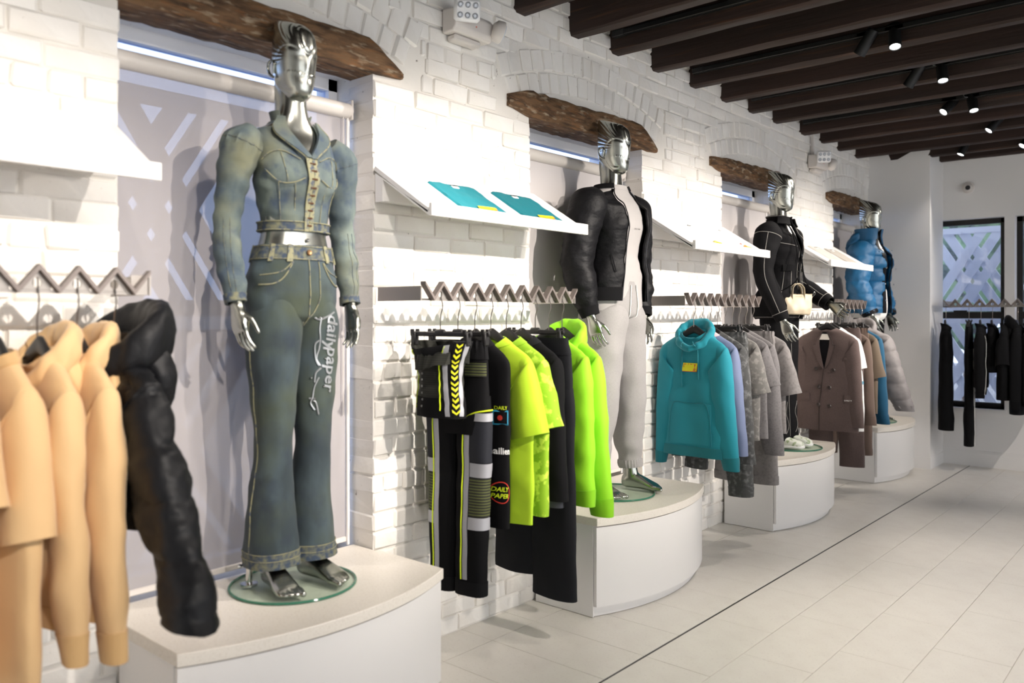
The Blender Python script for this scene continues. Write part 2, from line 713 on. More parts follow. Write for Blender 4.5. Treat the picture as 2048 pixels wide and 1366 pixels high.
for n, (a, b) in enumerate(FW):
    fr = 0.05
    yy = FARY + 0.10
    mb = MB()
    mb.cbox((a, yy, FZ0), (a + fr, yy + .06, FZ1)).cbox((b - fr, yy, FZ0), (b, yy + .06, FZ1))
    mb.cbox((a, yy, FZ1 - fr), (b, yy + .06, FZ1)).cbox((a, yy, FZ0), (b, yy + .06, FZ0 + fr))
    mb.cbox((a, yy - .005, 1.425), (b, yy + .06, 1.49))
    o = mb.build('window_%d' % (5 + n), M_DARKFRAME, smooth=False)
    tag(o, kind='structure', label='tall dark framed sash window in the far wall')
    MB().box((a + fr, yy + .025, FZ0 + fr), (b - fr, yy + .031, 1.425)).build('pane', GLASS, o, False)
    MB().box((a + fr, yy + .025, 1.49), (b - fr, yy + .031, FZ1 - fr)).build('pane', GLASS, o, False)
    MB().box((a + fr, yy + .075, FZ0 + fr), (b - fr, yy + .077, FZ1 - fr)).build('screen_mesh', VEIL, o, False)
    MB().box((a + 0.33, yy - .02, 1.487), (a + 0.45, yy, 1.505)).build('sash_lock', M_BLACK, o, False)

# windows behind the roller blinds of the brick wall
for n, (a, b) in enumerate(WIN):
    xx = -0.30
    fr = 0.045
    mb = MB()
    mb.box((xx, a, SILL - .045), (xx + .05, a + fr, HEAD)).box((xx, b - fr, SILL - .045), (xx + .05, b, HEAD))
    mb.box((xx, a, HEAD - .05), (xx + .05, b, HEAD)).box((xx, a, SILL - .045), (xx + .05, b, SILL + fr))
    mb.box((xx - .003, a, 1.45), (xx + .05, b, 1.50))
    o = mb.build('window_%d' % (1 + n), M_WHITE, smooth=False)
    tag(o, kind='structure', label='white framed window behind a roller blind')
    MB().box((xx + .02, a + fr, SILL + fr), (xx + .026, b - fr, 1.45)).build('pane', GLASS_B, o, False)
    MB().box((xx + .02, a + fr, 1.50), (xx + .026, b - fr, HEAD - .05)).build('pane', GLASS_B, o, False)
    if n:  # unseen board added to block the sky, so the blind looks even
        MB().box((xx - .06, a - .02, SILL - .04), (xx - .04, b + .02, HEAD - .13)).build('daylight_block', M_WHITE, o, False)

ORD = ['nearest', 'second', 'third', 'farthest']
WHO = ['the denim dressed mannequin', 'the mannequin in a black bomber jacket', 'the mannequin with the beige bag', 'the mannequin in a blue puffer jacket']
BLIND = glass_mat('roller_blind_mesh', '#ffffff', 0.0, body=0.70, body_col='#bdb8b8')
BLIND2 = glass_mat('dense_roller_blind_mesh', '#ffffff', 0.0, body=0.93, body_col='#dad5d4')
for n, (a, b) in enumerate(WIN):
    t = thing('roller_blind', 'pale translucent roller blind in the window behind ' + WHO[n], 'blind', (-0.14, a + .01, SILL), group='roller blinds in the brick wall')
    wv = (b - a) - 0.02
    z1 = HEAD - SILL - 0.165
    MB().box((-.004, .005, .035), (-.002, wv - .03, z1)).build('fabric', BLIND2 if n else BLIND, t, False)
    MB().lathe([(.033, 0), (.033, wv - .02)], 20, (0, .01, z1 + .01), (0, 1, 0)).build('roller_tube', M_PLASTIC, t)
    MB().cbox((-.012, .004, .015), (.006, wv - .028, .038)).build('bottom_bar', M_PLASTIC, t)
    MB().cbox((-.03, wv - .02, z1 - .03), (.03, wv - .008, z1 + .055)).build('end_bracket', M_PLASTIC, t)
    MB().cbox((-.012, wv - .028, .0), (.010, wv - .012, z1)).build('side_guide', M_WHITE, t)
    MB().tube([(.012, wv - .05, z1), (.012, wv - .05, .55)], .0015, 5).build('pull_cord', M_PLASTIC, t)

# ------------------------------------------------------------------ outside: slatted lattice screens and trees
M_LAT = mat('lattice_paint', '#eceff6', 0.6)


def lattice(name_loc, rotz, width, z0, z1, label, mt=None):
    mt = mt or M_LAT
    """woven screen of steep diagonal slats in groups of three"""
    t = thing('lattice_screen', label, 'screen', name_loc, rotz, group='lattice screens outside the windows')
    H = z1 - z0
    ang = math.radians(58)
    dx = H / math.tan(ang)
    cache = {}
    per = 0.86
    for fam, sgn in enumerate((1, -1)):
        for g in range(-6, 7):
            for q in (-1, 0, 1):
                x0 = g * per + q * 0.155 - (dx / 2) * sgn + width * 0.45
                # clip slat centre line to 0..width
                pts = []
                ta, tb = 0.0, 1.0
                xa, xb = x0, x0 + sgn * dx
                lo, hi = (ta, tb)
                for lim, side in ((0.0, 1), (width, -1)):
                    da, db = (xa - lim) * side, (xb - lim) * side
                    if da < 0 and db < 0:
                        lo, hi = 1, 0
                        break
                    if da < 0:
                        lo = max(lo, da / (da - db))
                    if db < 0:
                        hi = min(hi, da / (da - db))
                if hi - lo < 0.02:
                    continue
                p = Vector((xa + (xb - xa) * lo, 0, z0 + H * lo))
                r = Vector((xa + (xb - xa) * hi, 0, z0 + H * hi))
                wv = 0.0535
                V = []
                off = 0.0 if fam == 0 else 0.026
                for e in (p, r):
                    for sx in (-1, 1):
                        for yy in (off, off + 0.024):
                            V.append((e.x + sx * wv, yy, e.z))
                F = [(0, 1, 3, 2), (4, 6, 7, 5), (0, 4, 5, 1), (2, 3, 7, 6), (0, 2, 6, 4), (1, 5, 7, 3)]
                link('slat', mesh_data('slat', V, F, mt, False), t)
    mb = MB()
    for z in (z0, z1 - .05):
        mb.box((0, -.01, z), (width, .06, z + .06))
    zg = -.105 if z0 > .5 or True else z0
    mb.box((-.04, -.01, zg), (0.02, .06, z1)).box((width - .02, -.01, zg), (width + .04, .06, z1))
    mb.build('frame', mt, t, False)
    return t


lattice((0.10, 9.55, 0), 0, 3.2, 0.25, 1.42, 'lower diagonal lattice screen outside the dark framed windows')
lattice((0.10, 9.55, 0), 0, 3.2, 1.50, 2.36, 'upper diagonal lattice screen outside the dark framed windows')
for q, (za, zb) in (('upper', (1.46, 2.40)), ('lower', (0.35, 1.38))):
    lattice((-0.75, WIN[0][0] - 0.25, 0), PI / 2, 1.6, za, zb, q + ' diagonal lattice screen outside the blind behind ' + WHO[0], mat('shaded_lattice_paint', '#8d929c', 0.7))  # shade put into the colour: white slats darkened against the sky


def tree(loc, h, r, seed, label, cols):
    rnd = np.random.default_rng(seed)
    t = thing('garden_tree', label, 'tree', loc, group='trees outside the far windows')
    MB().tube([(0, 0, 0), (.06, .02, h * .4), (-.04, 0, h * .8)], [.13, .09, .03], 8).build('trunk', mat('bark', '#5a4a3a', 0.9), t)
    n = 2600
    d = rnd.normal(size=(n, 3)); d /= np.linalg.norm(d, axis=1)[:, None]
    c = d * (rnd.random(n) ** 0.4)[:, None] * np.array([r, r, h * .42]) + np.array([0, 0, h * .6])
    s = 0.11 + rnd.random(n) * 0.12
    a = rnd.normal(size=(n, 3)); a /= np.linalg.norm(a, axis=1)[:, None]
    bb = np.cross(a, rnd.normal(size=(n, 3))); bb /= np.linalg.norm(bb, axis=1)[:, None]
    V = np.stack([c + a * s[:, None], c + bb * s[:, None] * .5, c - a * s[:, None], c - bb * s[:, None] * .5], 1).reshape(-1, 3)
    F = np.arange(n * 4).reshape(n, 4)
    o = link('foliage', mesh_data('foliage', V, F, cols, False), t)
    tag(o, kind='stuff')


M_LEAF1 = mat('leaf_green', '#8fb06c', 0.6, mottle=(1.2, '#a9c27a', 0.4, 0.7))
M_LEAF2 = mat('leaf_dark', '#6c9460', 0.6, mottle=(1.0, '#84a86a', 0.4, 0.7))
tree((2.6, 13.6, 0), 4.2, 1.3, 1, 'pale green leafy tree outside the far window', M_LEAF1)
tree((5.9, 15.5, 0), 5.0, 1.6, 2, 'dark green leafy tree at the right outside the far window', M_LEAF2)
tree((-0.6, 15.6, 0), 4.6, 1.7, 3, 'tall leafy tree farthest left outside the far window', M_LEAF2)
g = MB().box((-14, 9.2, -0.3), (16, 30, -0.1)).build('pavement_ground', mat('outside_paving', '#9a9a98', 0.9, mottle=(2, '#7f8080', 0.4, 0.7)), smooth=False)
tag(g, kind='structure', label='grey paved ground outside the windows')
g = MB().box((-14, -6, -0.3), (-0.42, 9.2, -0.1)).build('alley_ground', MATS['outside_paving'], smooth=False)
tag(g, kind='structure', label='grey paved alley outside the brick wall')
g = MB().box((-6.2, -6, -0.1), (-6.0, 12, 1.55)).build('alley_wall', mat('alley_wall_render', '#b9b4ae', 0.9), smooth=False)
tag(g, kind='structure', label='rendered wall across the alley')

# the side of the shop behind and to the right of the camera: plain walls with big daylight windows
mb = MB()
mb.box((-0.4, -2.2, 0), (7.0, -2.0, 3.19))
tag(mb.build('wall_near', M_WHITE, smooth=False), kind='structure', label='plain white wall behind the camera')
mb = MB()
RW = [(-1.6, 0.2), (0.8, 2.6), (3.2, 5.0), (5.6, 7.4)]
mb.box((7.0, -2.2, 0), (7.2, 9.14, 0.35)).box((7.0, -2.2, 2.75), (7.2, 9.14, 3.19))
yy = [-2.2] + [v for q in RW for v in q] + [9.14]
for i in range(0, len(yy), 2):
    mb.box((7.0, yy[i], 0.35), (7.2, yy[i + 1], 2.75))
tag(mb.build('wall_right', M_WHITE, smooth=False), kind='structure', label='white wall with large shop windows opposite the brick wall')

# ================================================================== FIXTURES
# ------------------------------------------------------------------ display plinths with a bowed front
PL = [(1.14, 1.06), (3.22, 1.06), (5.30, 1.07), (7.41, 1.03)]


def arc_pts(y0, ln, x0, bulge, n=20):
    h = bulge
    c = ln / 2
    R = (c * c + h * h) / (2 * h)
    out = []
    a0 = math.asin(c / R)
    for i in range(n + 1):
        a = -a0 + 2 * a0 * i / n
        out.append((x0 + h - R + R * math.cos(a), y0 + c + R * math.sin(a)))
    return out


for n, (y0, ln) in enumerate(PL):
    a, b = WIN[n]
    t = thing('display_plinth', 'white plinth with bowed front carrying ' + WHO[n], 'plinth', (0, 0, 0), group='bowed plinths along the brick wall')
    a2, b2 = max(a, y0) + .006, min(b, y0 + ln) - .006
    front = arc_pts(y0, ln, 0.40, 0.125)
    poly = [(-0.128, a2), (0.018, a2), (0.018, y0)] + front + [(0.018, y0 + ln), (0.018, b2), (-0.128, b2)]
    sl = MB().prism(poly, 'z', SILL - 0.04, SILL).build('top_slab', M_SLAB, t, True, 30)
    bv = sl.modifiers.new('bevel', 'BEVEL'); bv.width = 0.003; bv.segments = 2; bv.limit_method = 'ANGLE'
    # side and hidden carcass
    inner = arc_pts(y0 + .012, ln - .024, 0.372, 0.122)
    MB().prism([(0.018, y0 + .012)] + inner + [(0.018, y0 + ln - .012)], 'z', 0.055, SILL - .041).build('carcass', M_BOARD, t, True, 30)
    MB().box((0.018, y0 + .004, 0.003), (0.372, y0 + .0115, SILL - .041)).build('side_panel', M_BOARD, t, False)
    MB().box((0.018, y0 + ln - .0115, 0.003), (0.372, y0 + ln - .004, SILL - .041)).build('side_panel', M_BOARD, t, False)
    outer = arc_pts(y0 + .006, ln - .012, 0.392, 0.124)
    inn = arc_pts(y0 + .006, ln - .012, 0.376, 0.124)
    MB().prism(outer + inn[::-1], 'z', 0.055, SILL - .046).build('front_panel', M_BOARD, t, True, 30)
    kick = arc_pts(y0 + .012, ln - .024, 0.362, 0.118)
    MB().prism([(0.018, y0 + .012)] + kick + [(0.018, y0 + ln - .012)], 'z', 0.003, 0.055).build('kick_plate', M_BOARD, t, True, 30)


# ------------------------------------------------------------------ zigzag garment rails
def zig_rail(loc, rotz, length, label, arm=0.27, start_arm=True, end_arm=True, n=None, tri_flip=False):
    """local: runs along +x, plate in the xz plane; arms reach back along +y to the wall"""
    t = thing('zigzag_garment_rail', label, 'clothes rail', loc, rotz, group='zigzag steel garment rails')
    per = 0.1005
    n = n or int(round(length / per))
    z0, z1 = -0.030, 0.036
    # plate with a row of holes: triangles under each peak
    plate = MB()
    for k in range(n):
        x0 = k * per
        xm = x0 + per
        # triangle from valley to valley around the peak at xm
        A, B, P = (xm - per / 2, z0 + .004), (xm + per / 2, z0 + .004), (xm, z1 - .006)
        hole = [(xm + .0115 * math.cos(q), z0 + .024 + .0135 * math.sin(q)) for q in np.linspace(0, TAU, 12, endpoint=False)]
        outer_ = []
        for q in np.linspace(0, TAU, 12, endpoint=False):
            # ray from hole centre to triangle boundary
            d = (math.cos(q), math.sin(q))
            best = 9
            for s0, s1 in ((A, B), (B, P), (P, A)):
                ex, ez = s1[0] - s0[0], s1[1] - s0[1]
                den = d[0] * ez - d[1] * ex
                if abs(den) < 1e-9:
                    continue
                tt = ((s0[0] - xm) * ez - (s0[1] - (z0 + .024)) * ex) / den
                uu = ((s0[0] - xm) * d[1] - (s0[1] - (z0 + .024)) * d[0]) / den
                if tt > 0 and -1e-6 <= uu <= 1 + 1e-6:
                    best = min(best, tt)
            outer_.append((xm + d[0] * best, z0 + .024 + d[1] * best))
        V, F = [], []
        for yy in (0.0, 0.006):
            V += [(p[0], yy, p[1]) for p in hole] + [(p[0], yy, p[1]) for p in outer_]
        for i in range(12):
            j = (i + 1) % 12
            F += [(i, j, 12 + j, 12 + i), (24 + i, 36 + i, 36 + j, 24 + j), (i, 24 + i, 24 + j, j), (12 + i, 12 + j, 36 + j, 36 + i)]
        plate.add(V, F)
    plate.box((0, 0, z0 - .002), (per / 2 + .002, .006, z0 + .004))
    plate.box((0, 0, z0 - .004), ((n + .5) * per, .006, z0 + .005))
    plate.build('hole_plate', M_STEEL, t, False)
    pts = [(0.0, z1)]
    for k in range(n + 1):
        pts.append((per * (k + .5), z0 + .004))
        pts.append((per * (k + 1), z1))
    pts = pts[:-1] if True else pts
    # zigzag strip, 12 mm deep
    V, F = [], []
    hw = 0.0058
    pts.append((per * (n + .5) + .045, z1 - .004))
    m = len(pts)
    for i, (x, z) in enumerate(pts):
        s = 1.35 if 0 < i < m - 1 else 1.0
        for dz in (-hw * s, hw * s):
            for yy in (-0.022, 0.008):
                V.append((x, yy, z + dz))
    for i in range(m - 1):
        a = i * 4
        F += [(a, a + 4, a + 5, a + 1), (a + 2, a + 3, a + 7, a + 6), (a, a + 2, a + 6, a + 4), (a + 1, a + 5, a + 7, a + 3)]
    F += [(0, 1, 3, 2), (4 * m - 4, 4 * m - 2, 4 * m - 1, 4 * m - 3)]
    MB().add(V, F).build('zigzag_bar', M_STEELD, t, False)
    L = (n + .5) * per + .05
    if start_arm:
        MB().box((-0.006, 0, z0 - .004), (0.0, arm, z1 - .012)).build('wall_arm', M_STEEL, t, False)
    if end_arm:
        MB().box((L, 0, z0 - .004), (L + .006, arm, z1 - .012)).build('wall_arm', M_STEEL, t, False)
        MB().box((L - .05, .006, z0 - .004), (L, .011, z1 - .012)).build('end_tab', M_STEEL, t, False)
    return t


RAIL_X = 0.273
RAIL_Z = 1.545
RAILS = [(0.115, 'zigzag steel rail hung with beige hoodies at the left edge'), (2.205, 'zigzag steel rail hung with black and neon clothes'),
         (4.295, 'zigzag steel rail hung with the teal hoodie and grey clothes'), (6.46, 'zigzag steel rail hung with the brown blazer')]
for y0, lb in RAILS:
    # local +x -> world +y, local +y -> world -x (towards the wall)
    zig_rail((RAIL_X, y0, RAIL_Z), PI / 2, 1.0, lb, arm=0.262, n=9)
FAR_RAIL_Y = 8.50
zig_rail((0.66, FAR_RAIL_Y, 1.565), 0.0, 2.2, 'zigzag steel rail hung with black clothes before the dark framed windows', arm=0.40, n=21, start_arm=True)


def rail_y(rail, k):
    return RAILS[rail][0] + 0.1005 * (k + 1)


# ------------------------------------------------------------------ sloping white shelves
SH = [(0.09, 1.03), (2.185, 1.03), (4.275, 1.03), (6.44, 1.01)]
SLOPE0, SLOPE1 = (0.012, 2.070), (0.335, 1.868)
SHELF_TXT = ['white sloping shelf at the left edge above the beige hoodies', 'white sloping shelf with two teal folded shirts',
             'white sloping shelf with two white folded shirts', 'white sloping shelf with two grey folded shirts']
for (y0, ln), lb in zip(SH, SHELF_TXT):
    t = thing('sloping_shelf', lb, 'shelf', (0, y0, 0), group='sloping white display shelves')
    (xa, za), (xb, zb) = SLOPE0, SLOPE1
    nx, nz = (za - zb), (xb - xa)
    q = math.hypot(nx, nz); nx, nz = nx / q * .018, nz / q * .018
    MB().prism([(xa, za), (xb, zb), (xb - nx, zb - nz), (xa - nx, za - nz)], 'y', 0.0, ln).build('tray', M_BOARD, t, False)
    MB().cbox((xb - .002, 0, zb - .028), (xb + .016, ln, zb + .022), .0015).build('front_lip', M_BOARD, t, False)
    MB().cbox((0.010, 0.016, za - .148), (0.054, ln - .016, za - .036), .0015).build('wall_cleat', M_BOARD, t, False)
    for yy in (0.0, ln - .014):
        MB().prism([(0.012, za - .03), (0.012, za - .15), (0.055, za - .15), (0.060, za - .062), (xb, zb - .028), (xb, zb - .012)], 'y', yy, yy + .014).build('side_bracket', M_BOARD, t, False)


# ------------------------------------------------------------------ track lighting
def spot_head(loc, aim, label, power, size, group='black track spotlights', light=True):
    loc = Vector(loc)
    d = (Vector(aim) - loc).normalized()
    t = thing('track_spotlight', label, 'spotlight', loc, group=group)
    mb = MB().lathe([(.001, -.075), (.030, -.075), (.033, -.068), (.033, .062), (.0345, .066), (.0345, .074), (.029, .074), (.027, .064), (.001, .064)], 20, (0, 0, 0), d)
    mb.build('head', M_BLACK, t)
    MB().lathe([(.001, .0), (.0265, .0), (.0265, .003), (.001, .003)], 20, tuple(d * .066), d).build('lens', M_LENS, t)
    s = d.cross(Vector((0, 0, 1))).normalized()
    top = Vector((0, 0, 3.035 - loc.z))
    MB().tube([top, top * .55 + s * .0, s * .02 + d * -.02], .009, 8).cbox(tuple(top + Vector((-.05, -.017, -.004))), tuple(top + Vector((.05, .017, .022))), .003).build('stem', M_BLACK, t)
    MB().tube([top + s * .02, top * .6 + s * .05 - d * .02, top * .25 + s * .055 - d * .05, s * .02 - d * .07], .003, 6).build('cable', mat('grey_cable', '#77777a', .4), t)
    if light:
        lo = lamp('spot_light', loc + d * .10, aim, power, size, 1.0)
    return t


M_LENS = mat('lit_lens', '#ffffff', 0.3, emit=('#ffffff', 9.0))
TRK = []
ytr = [b for b in BEAMS]
ti = 0
TRACKY = []
for k in range(0, len(BEAMS) - 1):
    # every second gap carries a track on the near face of the beam
    if k % 2 == 0:
        TRACKY.append(BEAMS[k + 1] - 0.045 - 0.03)
NUMW = ['above the camera', 'nearest', 'second nearest', 'third nearest', 'fourth nearest', 'fifth', 'sixth', 'seventh', 'eighth', 'ninth', 'tenth', 'eleventh', 'twelfth']
VIS = [y for y in TRACKY]
TRK_AT = [-0.6, 0.35, 1.25, 2.15, 3.0, 3.87, 4.8, 5.68, 6.65, 7.52, 8.4]
TRK_TXT = ['outside the frame behind the camera', 'outside the frame above the camera', 'outside the frame over the beige hoodies', 'outside the frame over the denim dressed mannequin',
           'hidden behind the nearest visible beam', 'on the third beam from the left, without visible lamps', 'carrying the nearest pair of spotlights in view', 'carrying the second pair of spotlights in view',
           'carrying the third pair of spotlights in view', 'carrying the single spotlight behind the third pair', 'farthest away, above the white column']
for i, y in enumerate(VIS):
    nm = 'thin black lighting track ' + TRK_TXT[min(range(len(TRK_TXT)), key=lambda q: abs(TRK_AT[q] - y))]
    if y < -0.9 or y > 8.6:
        continue
    t = thing('lighting_track', nm, 'light track', (0.06, y, 3.03), group='lighting tracks between the beams')
    MB().cbox((0, -.017, 0), (4.6, .017, .03), .003).box((0, -.006, -.003), (4.6, .006, 0)).build('rail', M_BLACK, t, False)
    MB().cbox((-.02, -.02, -.004), (.06, .02, .034), .004).build('end_feed', M_BLACK, t, False)


def near(y):
    return min(TRACKY, key=lambda q: abs(q - y))


# (track y, x of head, aim, watts factor, cone, where words)
HEADS = [
    (0.35, 1.15, (0.05, 0.75, 1.45), .25, 62, 'behind the frame, aimed at the beige hoodies'),
    (1.25, 1.30, (0.10, 1.95, 1.60), .45, 58, 'aimed at the denim dressed mannequin from its front'),
    (2.15, 1.12, (0.00, 2.65, 1.50), .30, 60, 'aimed at the teal folded shirts'),
    (3.00, 1.10, (0.10, 1.70, 1.55), .80, 60, 'aimed back at the denim dressed mannequin'),
    (3.87, 1.95, (0.10, 2.75, 1.40), .35, 58, 'aimed back at the neon clothes'),
    (3.87, 2.15, (0.10, 3.95, 1.50), .50, 58, 'aimed at the mannequin in a black bomber jacket'),
    (4.80, 1.13, (0.00, 5.20, 1.60), .30, 58, 'turned away, left one of the nearest pair in view'),
    (4.80, 1.28, (1.70, 3.70, 0.00), .80, 60, 'with a bright lens, on the right of the nearest pair in view'),
    (5.68, 1.15, (0.00, 6.10, 1.60), .30, 58, 'turned away, left one of the second pair in view'),
    (5.68, 1.31, (1.80, 4.80, 0.00), .75, 60, 'with a bright lens, on the right of the second pair in view'),
    (6.65, 1.13, (0.10, 5.45, 1.40), .60, 58, 'with a bright lens turned left, in the third pair in view'),
    (6.65, 1.28, (1.90, 5.80, 0.00), .75, 60, 'with a bright lens turned right, in the third pair in view'),
    (7.55, 1.26, (0.10, 6.75, 1.40), .50, 58, 'with a bright lens, alone behind the third pair in view'),
    (8.30, 1.35, (0.30, 7.50, 1.40), .40, 58, 'with a bright lens, farthest right near the frame edge'),
    (8.30, 0.85, (0.20, 8.00, 1.40), .30, 58, 'with a thin glint of lens, above the white column'),
    (0.35, 4.30, (0.00, 0.60, 1.40), 4.0, 36, 'outside the frame, washing the wall behind the beige hoodies'),
    (2.15, 4.20, (0.00, 1.75, 1.35), 3.6, 34, 'outside the frame, washing the denim dressed mannequin'),
    (3.00, 4.30, (0.00, 2.70, 1.45), 6.5, 34, 'outside the frame, washing the black and neon clothes'),
    (3.87, 4.30, (0.00, 3.80, 1.35), 4.0, 34, 'outside the frame, washing the mannequin in a bomber jacket'),
    (4.80, 4.30, (0.00, 4.85, 1.45), 6.5, 34, 'outside the frame, washing the teal hoodie'),
    (5.68, 4.30, (0.00, 5.90, 1.35), 4.0, 34, 'outside the frame, washing the mannequin with the bag'),
    (6.65, 4.30, (0.00, 6.95, 1.45), 6.5, 34, 'outside the frame, washing the brown blazer'),
    (7.55, 4.30, (0.00, 7.90, 1.35), 1.8, 34, 'outside the frame, washing the mannequin in a blue puffer'),
    (6.65, 3.00, (1.60, 8.40, 0.60), .9, 60, 'outside the frame on the right, aimed at the black clothes'),
    (3.00, 2.60, (1.30, 2.60, 0.00), .85, 75, 'outside the frame on the right, aimed at the floor'),
]
for yt, x, aim, f, cone, lb in HEADS:
    spot_head((x, near(yt), 3.00), aim, 'black track spotlight ' + lb, SPOT_WALL * f, cone)


# ------------------------------------------------------------------ emergency lights on the brick wall
def emergency(loc, label, tilt):
    t = thing('emergency_light', label, 'emergency light', loc, group='twin head emergency lights')
    V = [(0, 0), (.085, 0.0), (.085, .075), (.06, .105), (0, .11)]
    mb = MB()
    b = mb.prism([(0, 0), (.07, .0), (.085, .02), (.085, .085), (.07, .105), (0, .11)], 'y', 0, .25).build('housing', M_PLASTIC, t, True, 30)
    bv = b.modifiers.new('bevel', 'BEVEL'); bv.width = .008; bv.segments = 3
    MB().cbox((0.0, .03, -.03), (.055, .20, .0), .008).build('battery_box', M_PLASTIC, t)
    # square LED head on the left, turned to the room
    head = link('led_head', None, t, (.115, .035, .085))
    hb = MB().cbox((-.022, -.058, -.048), (.022, .058, .048), .010)
    h = hb.build('led_head', mat('white_led_housing', '#f2f2f2', .35), t, loc=(.118, .04, .085))
    bpy.data.objects.remove(head)
    h.rotation_euler = (0, math.radians(14), math.radians(-tilt))
    M = mat('grey_led', '#a9acb0', .25, metal=.3)
    for iy in (-1, 0, 1):
        for iz in (-1, 1):
            MB().lathe([(.001, 0), (.0135, 0), (.0135, .003), (.009, .004), (.007, .001), (.001, .001)], 14, (.0215, iy * .034, iz * .022), (1, 0, 0)).build('led', M, h)
    # round head on the right seen from its side
    r = MB().lathe([(.001, -.03), (.03, -.028), (.048, -.012), (.052, .012), (.052, .020), (.046, .022), (.001, .020)], 24, (0, 0, 0), (.45, .85, -.25)).build('round_head', M_PLASTIC, t, loc=(.10, .265, .055))
    MB().lathe([(.001, .0), (.044, .0), (.040, .006), (.001, .010)], 24, tuple(Vector((.45, .85, -.25)).normalized() * .021), (.45, .85, -.25)).build('lens', mat('pale_lens', '#cfd6de', .12), r)
    MB().tube([(.06, .04, .10), (.10, .04, .09)], .014, 10).build('swivel', M_PLASTIC, t)
    MB().lathe([(.001, 0), (.004, 0), (.004, .002), (.001, .002)], 10, (.0855, .135, .045), (1, 0, 0)).build('status_led', mat('red_status', '#e08070', .4), t)
    return t


emergency((0.004, 2.575, 2.72), 'white emergency light with square lamp over the teal shirts shelf', 34)
e2 = emergency((0.004, 6.86, 2.70), 'white emergency light between the two far lintels', 52)
MB().tube([(.02, .06, .11), (.02, .06, .34)], .012, 8).build('conduit', M_PLASTIC, e2)

# ------------------------------------------------------------------ dome camera on the far wall
t = thing('dome_camera', 'small round white ceiling camera with black eye on the far wall', 'camera', (px_x(1937, FARY), FARY, 2.695), group=None)
MB().lathe([(.001, 0), (.052, 0), (.056, .01), (.056, .022), (.045, .034), (.001, .034)], 28, (0, 0, 0), (0, -1, 0)).build('base', M_PLASTIC, t)
q = MB()
q.ball((0.004, -.040, -.004), (.036, .036, .036), 22, 14).build('eyeball', M_PLASTIC, t)
MB().lathe([(.001, 0), (.022, 0), (.021, .006), (.001, .006)], 22, (.009, -.071, -.008), (.22, -1, -.12)).build('black_lens', mat('black_gloss', '#0b0b0d', .1), t)

# ================================================================== CLOTH TOOLKIT
def cr(keys, n):
    """smooth interpolation of key rows to n rows (Catmull-Rom, end-clamped)"""
    K = np.array(keys, float)
    m = len(K)
    t = np.linspace(0, m - 1, n)
    i = np.clip(t.astype(int), 0, m - 2)
    f = (t - i)[:, None]
    p0, p1, p2, p3 = K[np.clip(i - 1, 0, m - 1)], K[i], K[i + 1], K[np.clip(i + 2, 0, m - 1)]
    return p1 + 0.5 * f * (p2 - p0 + f * (2 * p0 - 5 * p1 + 4 * p2 - p3 + f * (3 * (p1 - p2) + p3 - p0)))


def wob(P, seed, fr, n=14, ridged=False):
    """cheap smooth noise in about -1..1; fr = spatial frequency per axis (cycles per metre)"""
    g = np.random.default_rng(seed)
    out = np.zeros(P.shape[:-1])
    for k in range(n):
        d = g.normal(size=3)
        d /= np.linalg.norm(d)
        s = g.uniform(0.6, 1.5)
        ph = g.uniform(0, TAU)
        w_ = np.sin((P * np.array(fr)) @ d * TAU * s + ph)
        out += (1 - 2 * np.abs(w_)) if ridged else w_
    return out / math.sqrt(n) * (0.9 if not ridged else 0.9)


